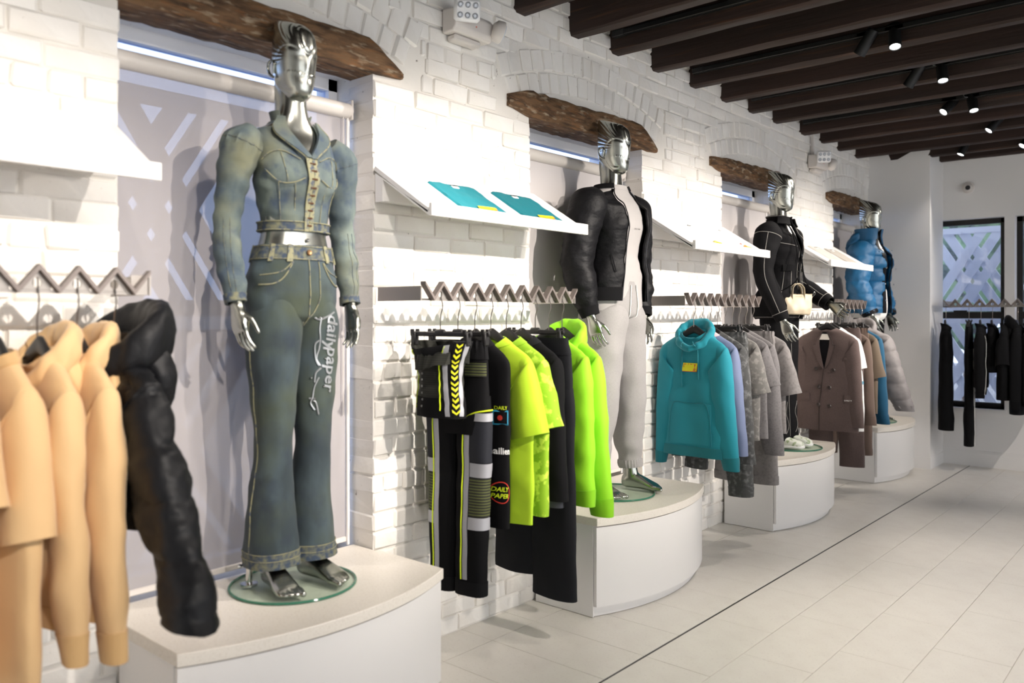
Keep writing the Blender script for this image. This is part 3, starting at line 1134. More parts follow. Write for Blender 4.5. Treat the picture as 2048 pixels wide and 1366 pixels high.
class Surf:
    """a grid surface P[v,u]; u runs round (closed) or across (open), front is -y (u = 0.75)"""
    def __init__(self, P, closed=True):
        self.P = P
        self.closed = closed
        self.norm()

    def norm(self):
        P = self.P
        if self.closed:
            du = np.roll(P, -1, 1) - np.roll(P, 1, 1)
        else:
            du = np.gradient(P, axis=1)
        dv = np.gradient(P, axis=0)
        N = np.cross(du, dv)
        l = np.linalg.norm(N, axis=2, keepdims=True)
        self.N = N / np.maximum(l, 1e-9)
        return self

    def push(self, d):
        self.P = self.P + self.N * d[..., None]
        return self.norm()

    def at(self, u, v, off=0.0):
        P = self.P
        nv, nu = P.shape[:2]
        y = min(max(v, 0), 1) * (nv - 1)
        j = min(int(y), nv - 2)
        b = y - j
        if self.closed:
            x = (u % 1.0) * nu
            i = int(x) % nu
            a = x - int(x)
            i2 = (i + 1) % nu
        else:
            x = min(max(u, 0), 1) * (nu - 1)
            i = min(int(x), nu - 2)
            a = x - i
            i2 = i + 1

        def lp(G):
            return (G[j, i] * (1 - a) + G[j, i2] * a) * (1 - b) + (G[j + 1, i] * (1 - a) + G[j + 1, i2] * a) * b
        n = lp(self.N)
        return lp(P) + n / max(np.linalg.norm(n), 1e-9) * off

    def vz(self, z, u=.75):
        """v at which the surface at u has height z"""
        vs = np.linspace(0, 1, 120)
        return float(min(vs, key=lambda v: abs(self.at(u, v)[2] - z)))

    def scale_at(self, u, v):
        e = 0.004
        su = np.linalg.norm(self.at(u + e, v) - self.at(u - e, v)) / (2 * e)
        sv = np.linalg.norm(self.at(u, min(v + e, 1)) - self.at(u, max(v - e, 0))) / (min(v + e, 1) - max(v - e, 0))
        return max(su, 1e-4), max(sv, 1e-4)

    def mesh(self, lip0=0.0, lip1=0.0, cap0=False, cap1=False, th=0.006):
        """vertices/faces; lip0/lip1 turn the open ends inwards by that length"""
        P, N = self.P, self.N
        rows = [P]
        if self.closed and lip0:
            d = P[1] - P[0]
            d /= np.maximum(np.linalg.norm(d, axis=1, keepdims=True), 1e-9)
            a = P[0] - N[0] * th
            rows.insert(0, np.stack([a + d * lip0, a], 0))
        if self.closed and lip1:
            d = P[-2] - P[-1]
            d /= np.maximum(np.linalg.norm(d, axis=1, keepdims=True), 1e-9)
            a = P[-1] - N[-1] * th
            rows.append(np.stack([a, a + d * lip1], 0))
        G = np.concatenate(rows, 0)
        nv, nu = G.shape[:2]
        V = G.reshape(-1, 3)
        lim = nu if self.closed else nu - 1
        j, i = np.meshgrid(np.arange(nv - 1), np.arange(lim), indexing='ij')
        i2 = (i + 1) % nu
        F = np.stack([j * nu + i, j * nu + i2, (j + 1) * nu + i2, (j + 1) * nu + i], -1).reshape(-1, 4)
        F = [tuple(f) for f in F]
        if cap0:
            F.append(tuple(range(nu))[::-1])
        if cap1:
            F.append(tuple(range((nv - 1) * nu, nv * nu)))
        return V, F

    def shell(self, th):
        """both sides of an open sheet, with rims"""
        A, B = self.P, self.P - self.N * th
        nv, nu = A.shape[:2]
        V = np.concatenate([A.reshape(-1, 3), B.reshape(-1, 3)])
        n = nv * nu
        F = []
        lim = nu if self.closed else nu - 1
        for j in range(nv - 1):
            for i in range(lim):
                i2 = (i + 1) % nu
                q = (j * nu + i, j * nu + i2, (j + 1) * nu + i2, (j + 1) * nu + i)
                F.append(q)
                F.append(tuple(n + k for k in q[::-1]))
        for i in range(lim):
            i2 = (i + 1) % nu
            F.append((i2, i, n + i, n + i2))
            k = (nv - 1) * nu
            F.append((k + i, k + i2, n + k + i2, n + k + i))
        if not self.closed:
            for j in range(nv - 1):
                F.append((j * nu, (j + 1) * nu, n + (j + 1) * nu, n + j * nu))
                k = nu - 1
                F.append(((j + 1) * nu + k, j * nu + k, n + j * nu + k, n + (j + 1) * nu + k))
        return V, F


def loft(rings, nu, nv):
    """rings: rows (cx,cy,cz, X(3), Y(3), power)"""
    m = len(rings)
    D = cr(rings, 30 * m)
    q = np.concatenate([D[:, 0:3] + D[:, 3:6], D[:, 0:3] + D[:, 6:9]], 1)
    ln = np.concatenate([[0], np.cumsum(np.linalg.norm(np.diff(q, axis=0), axis=1))])
    t = np.linspace(0, ln[-1], nv)
    R = np.stack([np.interp(t, ln, D[:, k]) for k in range(10)], 1)
    c, X, Y, p = R[:, None, 0:3], R[:, None, 3:6], R[:, None, 6:9], R[:, 9][:, None]
    a = np.arange(nu) / nu * TAU
    ca, sa = np.cos(a)[None, :], np.sin(a)[None, :]
    e = 2 / p
    x = np.sign(ca) * np.abs(ca) ** e
    y = np.sign(sa) * np.abs(sa) ** e
    return Surf(c + X * x[..., None] + Y * y[..., None])


def zr(z, a, b, p=2.4, cx=0.0, cy=0.0):
    return (cx, cy, z, a, 0, 0, 0, b, 0, p)


def limb(path, rad, nu=28, nv=40, flat=1.0, p=2.0, front=(0, 1, 0)):
    """tube along a path; rad = list of (width, depth) half sizes; depth axis near +y"""
    P = np.array(path, float)
    rows = []
    f = np.array(front, float)
    for i in range(len(P)):
        d = P[min(i + 1, len(P) - 1)] - P[max(i - 1, 0)]
        d /= np.linalg.norm(d)
        Y = f - d * (f @ d)
        Y /= np.linalg.norm(Y)
        X = np.cross(Y, d)
        w_, dp = rad[i] if isinstance(rad[i], (tuple, list)) else (rad[i], rad[i] * flat)
        rows.append((*P[i], *(X * w_), *(Y * dp), p))
    return loft(rows, nu, nv)


def patch(s, u0, u1, v0, v1, off=0.003, nu=10, nv=10, side=0.004):
    """a piece of the surface lifted by off, with skirt"""
    G = np.array([[s.at(u, v, off) for u in np.linspace(u0, u1, nu)] for v in np.linspace(v0, v1, nv)])
    B = np.array([[s.at(u, v, off - side) for u in np.linspace(u0, u1, nu)] for v in np.linspace(v0, v1, nv)])
    V = [tuple(p) for p in G.reshape(-1, 3)]
    F = [(j * nu + i, j * nu + i + 1, (j + 1) * nu + i + 1, (j + 1) * nu + i) for j in range(nv - 1) for i in range(nu - 1)]
    ring = [(0, i) for i in range(nu)] + [(j, nu - 1) for j in range(1, nv)] + [(nv - 1, i) for i in range(nu - 2, -1, -1)] + [(j, 0) for j in range(nv - 2, 0, -1)]
    n = len(V)
    V += [tuple(B[j, i]) for j, i in ring]
    m = len(ring)
    for k in range(m):
        k2 = (k + 1) % m
        a, b = ring[k][0] * nu + ring[k][1], ring[k2][0] * nu + ring[k2][1]
        F.append((b, a, n + k, n + k2))
    return V, F


def band(s, v0, v1, off=0.003, nu=64, nv=6, ribs=0, rib_amp=0.0015, taper=0.0):
    """ribbed band right round a closed surface"""
    V, F = [], []
    vs = list(np.linspace(v0, v1, nv))
    for j, v in enumerate(vs):
        for i in range(nu):
            o = off + (rib_amp if (ribs and i % 2) else 0)
            V.append(tuple(s.at(i / nu, v, o)))
    for v in (v1, v0):
        for i in range(nu):
            V.append(tuple(s.at(i / nu, v, -0.004)))
    for j in range(nv):
        for i in range(nu):
            i2 = (i + 1) % nu
            F.append((j * nu + i, j * nu + i2, (j + 1) * nu + i2, (j + 1) * nu + i))
    k = (nv + 1) * nu
    for i in range(nu):
        i2 = (i + 1) % nu
        F.append((k + i, k + i2, i2, i))
    return V, F


def seam(s, uv, r=0.002, off=0.001, n=5, sub=10):
    """thin tube that follows (u,v) key points on the surface"""
    K = cr(uv, max(2, sub * (len(uv) - 1) + 1))
    mb = MB().tube([Vector(s.at(u, v, off)) for u, v in K], r, n)
    return mb.V, mb.F


def decal(s, V2, F, u, v, off=0.004, rot=0.0, mirror=1.0):
    """map flat shape (metres) onto the surface round (u,v); x to viewer's right on the front, y up"""
    su, sv = s.scale_at(u, v)
    c, sn = math.cos(rot), math.sin(rot)
    dz = s.at(u, min(v + .01, 1))[2] - s.at(u, max(v - .01, 0))[2]
    up = 1.0 if dz > 0 else -1.0
    out = []
    for x, y in V2:
        x, y = x * c - y * sn, x * sn + y * c
        out.append(tuple(s.at(u + mirror * x / su, v + up * y / sv, off)))
    return out, F


_txt = {}


def text_shape(txt, size=0.03, bold=0.0, shear=0.0, sx=1.0):
    """flat glyph mesh of a string, centred"""
    key = (txt, bold)
    if key not in _txt:
        cu = bpy.data.curves.new('glyphs', 'FONT')
        cu.body = txt
        cu.size = 1.0
        cu.offset = bold
        cu.resolution_u = 2
        ob = bpy.data.objects.new('glyphs', cu)
        COL.objects.link(ob)
        dg = bpy.context.evaluated_depsgraph_get()
        me = ob.evaluated_get(dg).to_mesh()
        V = [(v.co.x, v.co.y) for v in me.vertices]
        F = [tuple(p.vertices) for p in me.polygons]
        ob.evaluated_get(dg).to_mesh_clear()
        bpy.data.objects.remove(ob)
        bpy.data.curves.remove(cu)
        xs = [p[0] for p in V]; ys = [p[1] for p in V]
        cx, cy = (min(xs) + max(xs)) / 2, (min(ys) + max(ys)) / 2
        _txt[key] = ([(x - cx, y - cy) for x, y in V], F)
    V, F = _txt[key]
    return [((x * sx + y * shear) * size, y * size) for x, y in V], F


def poly_shape(pts):
    return pts, [tuple(range(len(pts)))]


def part(name, VF, m, parent, smooth=True, angle=50, label=None):
    o = link(name, mesh_data(name, VF[0], VF[1], m, smooth, angle), parent)
    if label:
        o['label'] = label
    return o


def joined(*vfs):
    mb = MB()
    for V, F in vfs:
        mb.add(V, F)
    return mb.V, mb.F


# ------------------------------------------------------------------ cloth materials
def cloth(name, col, rough=0.85, sheen=0.25, weave=420, ws=0.10, mottle=None, **k):
    if sum(lin(col)) < 0.08:
        k['spec'] = 0.12
    return mat(name, col, rough, sheen=sheen, bump=(weave, ws, 0.0008), bump2=(16, 0.25, 0.006), mottle=mottle, **k)


C_TEAL = cloth('teal_jersey', '#007f90', 0.8, 0.15)
C_TEALT = cloth('teal_tee_jersey', '#006f7b', 0.85, 0.0)
C_TEAL_D = cloth('teal_rib', '#006b77', 0.85, 0.15)
C_BEIGE = cloth('beige_jersey', '#dab584', 0.85, 0.2)
C_BEIGE_D = cloth('beige_rib', '#cfa873', 0.85, 0.2)
C_BLACK = cloth('black_cloth', '#101012', 0.8, 0.0)
C_BLACK2 = cloth('soft_black_cloth', '#151517', 0.9, 0.02)
C_NYLON = mat('black_nylon', '#0f0f12', 0.56, spec=0.22, bump=(13, 0.65, 0.012, (1, 1, 1.6)), bump2=(300, 0.05, 0.001))
C_PUFF = mat('black_puffer_nylon', '#0d0e12', 0.52, spec=0.3, bump=(26, 0.4, 0.008), bump2=(300, 0.05, 0.001))
C_CHAR = cloth('charcoal_cloth', '#1f2023', 0.85, 0.03)
C_SLATE = cloth('slate_cloth', '#34363d', 0.8, 0.05)
C_NEON = cloth('neon_lime_jersey', '#93dc16', 0.75, 0.1)
C_NEON_D = cloth('neon_lime_rib', '#89cf10', 0.8, 0.1)
C_NEON2 = cloth('neon_yellow_jersey', '#b3da20', 0.75, 0.1)
C_NEONM = cloth('mottled_lime_jersey', '#93bf1e', 0.8, 0.1, mottle=[(26, '#d0ee4e', 0.52, 0.60, 5.0)])
C_GREY = cloth('grey_marl', '#a19e9d', 0.9, 0.1, mottle=(160, '#9a9796', 0.4, 0.7, 3.0))
C_GREYT = cloth('pale_grey_jersey', '#b3afad', 0.9, 0.3)
C_GREY2 = cloth('mid_grey_fleece', '#767374', 0.9, 0.1, mottle=(90, '#676465', 0.45, 0.7, 3.0))
C_GREY3 = cloth('warm_grey_jersey', '#827e7d', 0.9, 0.1, mottle=(60, '#736f6e', 0.45, 0.7, 3.0))
C_ACID = cloth('acid_wash_grey', '#484949', 0.9, 0.05, mottle=[(34, '#727374', 0.50, 0.66, 6.0), (12, '#303133', 0.52, 0.75, 4.0)])
C_BLUEG = cloth('blue_grey_poplin', '#6c7796', 0.7, 0.05)
C_PINK = cloth('pink_cloth', '#e0b8bd', 0.8, 0.1)
C_BROWN = cloth('brown_wool', '#5b4c49', 0.9, 0.1, mottle=(200, '#50423f', 0.45, 0.7, 2.0))
C_BROWN2 = cloth('brown_fleece', '#68574e', 0.9, 0.1)
C_BROWN3 = cloth('taupe_cloth', '#6c5e4f', 0.9, 0.1)
C_WHITE = cloth('white_jersey', '#eeeeec', 0.85, 0.1)
C_BLUE = mat('blue_puffer_nylon', '#08547f', 0.55, bump=(28, 0.35, 0.008), bump2=(300, 0.05, 0.001))
C_BLUE2 = cloth('deep_blue_jersey', '#034f70', 0.8, 0.15)
C_GPUFF = mat('grey_puffer_nylon', '#858080', 0.6, bump=(28, 0.35, 0.008), bump2=(300, 0.05, 0.001))
C_LINING = cloth('dark_lining', '#101014', 0.5, 0.0)
C_YEL = mat('yellow_print', '#e4e01e', 0.6)
C_RED = mat('red_print', '#d23b2c', 0.6)
C_ORANGE = mat('orange_print', '#e0873a', 0.6)
C_REFL = mat('grey_reflective_tape', '#a5a6ac', 0.45, metal=0.2)
C_TEXT = mat('white_print', '#f2f2f0', 0.6)
C_CYAN = mat('cyan_print', '#2a8fb0', 0.6)
C_NEONLINE = mat('neon_piping', '#d8ee22', 0.55)
C_RIBY = mat('ribbed_knee_cloth', '#24261c', 0.8, stripes=('Z', 0.0115, '#5d6332', 0.32), bump=(300, 0.1, 0.001))
C_DENIM = mat('washed_denim', '#4b575c', 0.9,
              mottle=[(9, '#6a756f', 0.42, 0.62, 6.0, (1, 1, 0.6)), (16, '#38465a', 0.52, 0.72, 6.0), (5, '#6e705c', 0.50, 0.72, 5.0)],
              bump=(420, 0.18, 0.001), bump2=(22, 0.35, 0.006))
C_JEAN = mat('dark_washed_denim', '#2e393e', 0.9, sheen=0.05,
             mottle=[(5, '#46545a', 0.42, 0.66, 7.0, (1.6, 1.6, 0.6)), (11, '#2c3642', 0.52, 0.74, 6.0), (3.5, '#3f4738', 0.46, 0.66, 5.0)],
             bump=(420, 0.18, 0.001), bump2=(18, 0.35, 0.006))
C_STITCH = mat('tan_denim_stitching', '#8d8b6e', 0.9, mottle=(60, '#4a5262', 0.50, 0.66, 4.0))
C_NAVY = mat('dark_denim_edge', '#3a4657', 0.9, mottle=(50, '#74745d', 0.40, 0.66, 5.0))
C_WSTITCH = mat('white_stitching', '#a8a49f', 0.8)
C_SILVERPRINT = mat('silver_print', '#a9adb1', 0.35, metal=0.5)
M_HANG = mat('black_hanger_plastic', '#1c1b1c', 0.45)
M_HOOK = mat('hook_wire', '#77706c', 0.3, metal=0.9)


# ------------------------------------------------------------------ hangers
def hook_pts():
    pts = [(0, 0, -.150), (0, 0, -.095), (.004, 0, -.075), (.012, 0, -.055), (.012, 0, -.035), (.004, 0, -.012)]
    for a in np.linspace(0, 215, 12):
        r = math.radians(a)
        pts.append((-.012 + .0175 * math.cos(r), 0, .004 + .0175 * math.sin(r)))
    return pts


def hanger(loc, rotz, label, clip=False, w=0.205):
    t = thing('coat_hanger', label, 'hanger', loc, rotz, group='black hangers on the rails')
    mb = MB().tube(hook_pts(), .0022, 6)
    mb.build('hook', M_HOOK, t)
    if not clip:
        rows = []
        for x in np.linspace(-1, 1, 15):
            z = -.162 - .128 * abs(x) ** 1.3
            th = .010 + .003 * abs(x) ** 2
            hz = .026 - .015 * abs(x)
            if abs(x) > .99:
                hz *= .6; th *= .7
            rows.append((x * w, -.004 + .012 * (1 - abs(x)), z, 0, 0, hz, 0, th, 0, 2.6))
        s = loft(rows, 14, 34)
        part('shoulders', s.mesh(cap0=True, cap1=True), M_HANG, t)
    else:
        MB().cbox((-.17, -.006, -.168), (.17, .006, -.148), .004).build('bar', M_HANG, t)
        MB().cbox((-.03, -.008, -.165), (.03, .008, -.138), .007).build('boss', M_HANG, t)
        for sx in (-1, 1):
            x = sx * .145
            c = MB().cbox((x - .012, -.014, -.205), (x + .012, .014, -.150), .004)
            c.cbox((x - .010, -.020, -.160), (x + .010, -.010, -.138), .003).cbox((x - .010, .010, -.160), (x + .010, .020, -.138), .003)
            c.build('clip', M_HANG, t)
    return t


# ------------------------------------------------------------------ garments on hangers
def make_top(name, label, cat, m, loc, rotz=0.0, L=0.70, sw=0.215, cw=0.235, hw=0.235, t=0.040, neck=0.075, drop=0.035,
             sleeve=0.60, r0=0.085, r1=0.05, out=0.035, rib=None, cuff=None, collar=None, hood=None, seed=1, fold=0.006,
             quilt=None, wrinkle=0.003, swing=0.0, group=None, hang=True, sleeve_y=0.0, nu=72, nv=72, sleeve_flat=0.62, hang_label=None,
             no_sleeves=False, boxy=2.7, lean=0.0):
    """shirt, hoodie, jacket ... hanging: shoulder axis x, front -y, origin at the hook hole. Returns root, torso, sleeves"""
    root = thing(name, label, cat, loc, rotz, group)
    zb = -.19 - L
    rings = [zr(zb, hw, t * 1.05, boxy, cy=lean), zr(zb + L * .22, (hw + cw) / 2, t * 1.05, boxy, cy=lean * .7), zr(zb + L * .45, cw, t, boxy, cy=lean * .3),
             zr(-.37, sw + .006, t * .95, boxy), zr(-.285, sw + .002, t * .85, 2.6), zr(-.250, sw - .022, t * .72, 2.4), zr(-.222, sw * .68, t * .68, 2.3),
             zr(-.198, sw * .48, t * .75, 2.2), zr(-.182, neck, t * .85, 2.0)]
    s = loft(rings, nu, nv)
    U = np.arange(nu)[None, :] / nu
    Vv = np.linspace(0, 1, nv)[:, None]
    fr = np.clip(-np.sin(U * TAU), 0, 1) ** 1.5
    bk = np.clip(np.sin(U * TAU), 0, 1)
    wn = np.clip((Vv - 0.80) / 0.20, 0, 1) ** 2
    s.P[..., 2] -= drop * wn * fr
    s.P[..., 2] += 0.012 * wn * bk
    s.norm()
    low = np.clip(1 - Vv / 0.75, 0, 1)
    side = np.abs(np.cos(U * TAU)) ** 0.5
    d = fold * (0.35 + low) * wob(s.P, seed, (5.0, 5.0, 0.5)) * np.clip((0.9 - Vv) / 0.2, 0, 1)
    d += wrinkle * wob(s.P, seed + 9, (3.5, 3.5, 2.2), ridged=True) * np.clip((0.95 - Vv) / 0.2, 0, 1)
    if quilt:
        ph = (s.P[..., 2] - zb) / quilt[0] + 0.12 * wob(s.P, seed + 3, (3, 3, 1))
        d += quilt[1] * (np.abs(np.sin(ph * PI)) ** 0.32 - 0.7) * np.clip((0.93 - Vv) / 0.1, 0, 1)
        d += quilt[1] * 0.16 * wob(s.P, seed + 4, (8, 8, 16), ridged=True) * np.clip((0.93 - Vv) / 0.1, 0, 1)
    s.push(d)
    press(s)
    body = part('body', s.mesh(lip0=.05, lip1=.05), m, root)
    sls = []
    if not no_sleeves:
        for sx in (-1, 1):
            o = out + (swing if sx > 0 else -swing * 0.4)
            rows = []

            def ring(ox, oz, ix, iz, dep, f_):
                yy = sleeve_y * f_ + lean * f_ * .6
                O, I = np.array([sx * ox, yy, oz]), np.array([sx * ix, yy, iz])
                c_ = (O + I) / 2
                Xv = (I - O) / 2 * sx
                rows.append((*c_, *Xv, 0, dep, 0, 2.3))
            dp = lambda r: max(r * sleeve_flat, .022)
            ring(sw * .70, -.238, sw * .60, -.33, t * .55, 0)
            ring(sw * .93, -.256, sw * .70, -.40, t * .75, .03)
            ring(sw + .012, -.292, sw + .012 - 1.75 * r0, -.435, dp(r0) * .95, .08)
            ztop, zend = -.345, -.262 - sleeve
            for f_ in ((.12, .4, .7, 1.0) if sleeve < .4 else (.10, .28, .5, .72, .9, 1.0)):
                r = r0 * (1 - f_) + r1 * f_ if sleeve < .4 else (r0 * (1 - .22 * f_) if f_ < .75 else r0 * .83 * (1 - (f_ - .72) / .28) + r1 * (f_ - .72) / .28)
                oz = ztop * (1 - f_) + zend * f_
                ox = sw + .022 + o * (.1 + .9 * f_)
                sk = .11 * (1 - f_) + (.035 if sleeve < .4 else .0) * f_
                ring(ox, oz + (.012 if sleeve < .4 else 0) * f_, ox - 2 * r, oz - sk, dp(r), f_)
            a = loft(rows, 32, (96 if quilt else 56) if sleeve > .35 else 28)
            Vs = np.linspace(0, 1, a.P.shape[0])[:, None]
            ds = wrinkle * 1.1 * wob(a.P, seed + 21 + sx, (3.5, 3.5, 3.2), ridged=True) * np.clip(Vs * 4, 0, 1)
            ds = ds + fold * 0.5 * wob(a.P, seed + 25 + sx, (7, 7, 1.0)) * np.clip(Vs * 3, 0, 1)
            if quilt:
                ph = a.P[..., 2] / quilt[0] + 0.15 * wob(a.P, seed + 5, (3, 3, 1))
                ds = ds + quilt[1] * (np.abs(np.sin(ph * PI)) ** 0.32 - 0.7) + quilt[1] * .16 * wob(a.P, seed + 6, (8, 8, 16), ridged=True)
            ds = ds - .003 * np.exp(-((Vs - .13 * .6 / max(sleeve, .3)) / .016) ** 2)
            a.push(ds)
            press(a)
            so = part('sleeve', a.mesh(lip1=.05, cap0=True), m, root)
            sls.append(a)
            if cuff:
                part('cuff', limb_cuff(a), cuff, so)
    if rib:
        part('hem_rib', band(s, 0.0, .075 if L > .6 else .09, .003, 96, 5, ribs=1, rib_amp=.0012), rib, body)
    if collar:
        part('neckband', band(s, .955, 1.0, .003, 64, 4), collar, body)
    if hood:
        make_hood(root, hood, seed)
    if hang:
        hanger(loc, rotz, hang_label or 'black hanger holding the ' + label[:60], w=min(.185, sw - .040))
    return root, s, sls


def press(s, lim=.252, soft=.05):
    """the wall-side of a garment is pressed flat instead of entering the wall"""
    x = s.P[..., 0]
    k = lim - soft
    s.P[..., 0] = np.where(x < -k, -k - soft * np.tanh((-x - k) / soft), x)
    s.norm()


def limb_cuff(a, v0=.90, off=.002):
    V, F = band(a, v0, 1.0, off, 40, 5, ribs=1, rib_amp=.001)
    return V, F


def make_hood(root, m, seed=1, size=1.0, z=0.0):
    """hood lying round the neck: rolled opening at the front, bag hanging behind"""
    n = 40
    rows = []
    for i in range(n + 1):
        a = TAU * i / n - PI / 2              # -90deg = front
        f = 0.5 - 0.5 * math.sin(a)           # 1 at front, 0 at back
        x = 0.108 * math.cos(a) * size * (1 - .35 * f ** 3)
        y = (0.058 if f > .5 else .075) * math.sin(a) * size
        zz = -.158 - .118 * f ** 1.25 + z
        r = .012 + .030 * (1 - f)
        tx = np.array([math.cos(a), math.sin(a) * .6, 0])
        tx /= np.linalg.norm(tx)
        rows.append((x, y, zz, *(tx * r * .62 * size), 0, 0.0, r * 1.35 * size, 2.2))
    s = loft(rows, 18, 84)
    s.push(.004 * wob(s.P, seed + 50, (10, 10, 8), ridged=True))
    bag = []
    for zz, a_, b_, cy in ((-.44, .02, .012, .055), (-.42, .075, .030, .062), (-.36, .112, .044, .070), (-.28, .125, .050, .066), (-.21, .110, .045, .050), (-.165, .075, .03, .035)):
        bag.append(zr(zz + z, a_ * size, b_ * size, 2.3, cy=cy))
    g_ = loft(bag, 36, 28)
    g_.push(.005 * wob(g_.P, seed + 60, (8, 8, 8), ridged=True))
    return part('hood', joined(s.mesh(), g_.mesh(cap0=True, cap1=True)), m, root)


def drawstrings(root, s, m, x=.022, z0=-.235, ln=.24, y=-.075):
    for sx, k in ((-1, 1.15), (1, .92)):
        pts = []
        for i in range(12):
            z = z0 - ln * k * i / 11
            # follow the front of the torso
            v = 0.0
            best = min(range(s.P.shape[0]), key=lambda j: abs(s.P[j, 0, 2] - z))
            u = .75 + sx * x / 0.9
            p = s.at(u, best / (s.P.shape[0] - 1), .006)
            pts.append((p[0], min(p[1], y if i < 2 else p[1]), z))
        mb = MB().tube(pts, .0028, 6)
        mb.tube([pts[-1], (pts[-1][0], pts[-1][1], pts[-1][2] - .02)], .0038, 6)
        mb.build('drawstring', m, root)


def make_pants(name, label, cat, m, loc, rotz=0.0, L=1.0, ww=0.185, hip=0.215, leg0=0.115, leg1=0.10, t=0.032, spread=0.0, cuff=None, waist=None,
               seed=1, fold=0.006, wrinkle=0.003, crotch=0.30, hang=True, hang_label=None, group=None, elastic=False, lift=(0, 0), legz=0.0):
    root = thing(name, label, cat, loc, rotz, group)
    zt = -.195
    zc = zt - crotch
    rings = [zr(zc - .07, hip * .97, t * 1.1, 2.8), zr(zc, hip, t * 1.1, 2.8), zr(zc + .12, hip * .985, t, 2.7), zr(zt - .06, (ww + hip) / 2, t * .9, 2.6), zr(zt - .02, ww, t * .8, 2.6), zr(zt + .012, ww * .99, t * .8, 2.6)]
    s = loft(rings, 64, 34)
    U = np.arange(64)[None, :] / 64
    # split below the crotch
    Vv = np.linspace(0, 1, 34)[:, None]
    if elastic:
        g_ = np.clip((Vv - .86) / .1, 0, 1)
        s.push(.0035 * g_ * np.sin(U * TAU * 22))
    s.push(fold * .6 * wob(s.P, seed, (5, 5, .8)) + wrinkle * wob(s.P, seed + 2, (4, 4, 2.5), ridged=True))
    seat = part('seat', s.mesh(lip0=.0, lip1=.04), m, root)
    legs = []
    for sx in (-1, 1):
        lf = lift[0] if sx < 0 else lift[1]
        ze = zt - L + lf
        path, rad = [], []
        for f_ in (0, .12, .35, .6, .82, 1.0):
            z = (zc + .09) * (1 - f_) + ze * f_
            x = sx * (hip * .5 * (1 - f_ * .15) + spread * f_)
            r = leg0 * (1 - f_) ** 1.0 + leg1 * (1 - (1 - f_))
            if f_ == 0:
                r *= .9
            path.append((x, .004 * sx + legz * f_, z))
            rad.append((r, max(t * (1.0 + .25 * f_), .02)))
        a = limb(path, rad, 36, 48, p=2.5)
        Vs = np.linspace(0, 1, 48)[:, None]
        a.push((fold * wob(a.P, seed + 5 + sx, (6, 6, .6)) + wrinkle * 1.1 * wob(a.P, seed + 7 + sx, (4, 4, 2.5), ridged=True)) * np.clip(Vs * 3, .2, 1))
        lo = part('leg', a.mesh(lip1=.05), m, root)
        legs.append(a)
        if cuff:
            part('cuff', band(a, .93, 1.0, .002, 40, 4, ribs=1, rib_amp=.0015), cuff, lo)
    if waist:
        part('waistband', band(s, .80, .985, .002, 72, 4, ribs=1 if elastic else 0, rib_amp=.002), waist, seat)
    if hang:
        hanger(loc, rotz, hang_label or 'black clip hanger holding the ' + label[:60], clip=True)
    return root, s, legs


def strip(s, fu0, fu1, t0, t1, off=.006, nu=6, nv=18, th=.004):
    """sheet on a surface between two edges u = fu0(t) and fu1(t)"""
    G = [[s.at(fu0(t) + (fu1(t) - fu0(t)) * i / (nu - 1), t, off) for i in range(nu)] for t in np.linspace(t0, t1, nv)]
    return Surf(np.array(G), closed=False).shell(th)



# ================================================================== CLOTHES ON THE RAILS
def spot_on(rail, k):
    return (RAIL_X, rail_y(rail, k), RAIL_Z - .010)


G1, G2, G3, G4, G5 = ('clothes on the left edge rail', 'black and neon clothes on the second rail', 'teal and grey clothes on the third rail',
                      'brown and blue clothes on the fourth rail', 'black clothes on the far rail')
HG = 'black hanger holding the '

# ---------------- rail at the left edge
make_top('t_shirt', 'beige t-shirt cut off by the left edge of the photo', 't-shirt', C_BEIGE, spot_on(0, 4), .03, L=.78, sleeve=.27, r0=.09, r1=.095, out=.05, seed=11, t=.05,
         collar=C_BEIGE_D, group=G1, hang_label=HG + 'beige t-shirt at the photo edge')
make_top('t_shirt', 'beige t-shirt with wide sleeve left of the two beige hoodies', 't-shirt', C_BEIGE, spot_on(0, 5), .05, L=.80, sleeve=.36, r0=.092, r1=.10, out=.05, seed=12, t=.05,
         cw=.245, hw=.25, collar=C_BEIGE_D, group=G1, hang_label=HG + 'wide sleeved beige t-shirt')
r_, s_, a_ = make_top('hoodie', 'beige hoodie hanging beside the wide sleeved t-shirt', 'hoodie', C_BEIGE, spot_on(0, 6), .02, L=.68, sleeve=.68, r0=.085, r1=.055, out=.045, seed=13, t=.046,
         rib=C_BEIGE_D, cuff=C_BEIGE_D, hood=C_BEIGE, group=G1, cw=.245, sw=.222, sleeve_flat=.6, wrinkle=.005, hang_label=HG + 'beige hoodie next to the t-shirts')
r_, s_, a_ = make_top('hoodie', 'beige hoodie hanging against the black puffer jacket', 'hoodie', C_BEIGE, spot_on(0, 7), -.03, L=.68, sleeve=.70, r0=.082, r1=.050, out=.050, seed=14, t=.046,
         rib=C_BEIGE_D, cuff=C_BEIGE_D, hood=C_BEIGE, group=G1, cw=.245, sw=.225, sleeve_flat=.6, wrinkle=.005, hang_label=HG + 'beige hoodie next to the puffer jacket')
r_, s_, a_ = make_top('puffer_jacket', 'black cropped puffer jacket with a big hood at the end of the left rail', 'jacket', C_PUFF, spot_on(0, 8), -.02, L=.46, sw=.255, cw=.28, hw=.27, t=.072,
                      sleeve=.58, r0=.115, r1=.105, out=.23, swing=.06, seed=15, quilt=(.135, .014), sleeve_flat=.62, wrinkle=.006, group=G1, hang_label=HG + 'black cropped puffer jacket')
h_ = make_hood(r_, C_PUFF, 15, 1.5, .035)
tx = text_shape('DAILY', .022, .01)
part('chest_lettering', decal(s_, *tx, .915, s_.vz(-.42), .008), C_TEXT, r_)

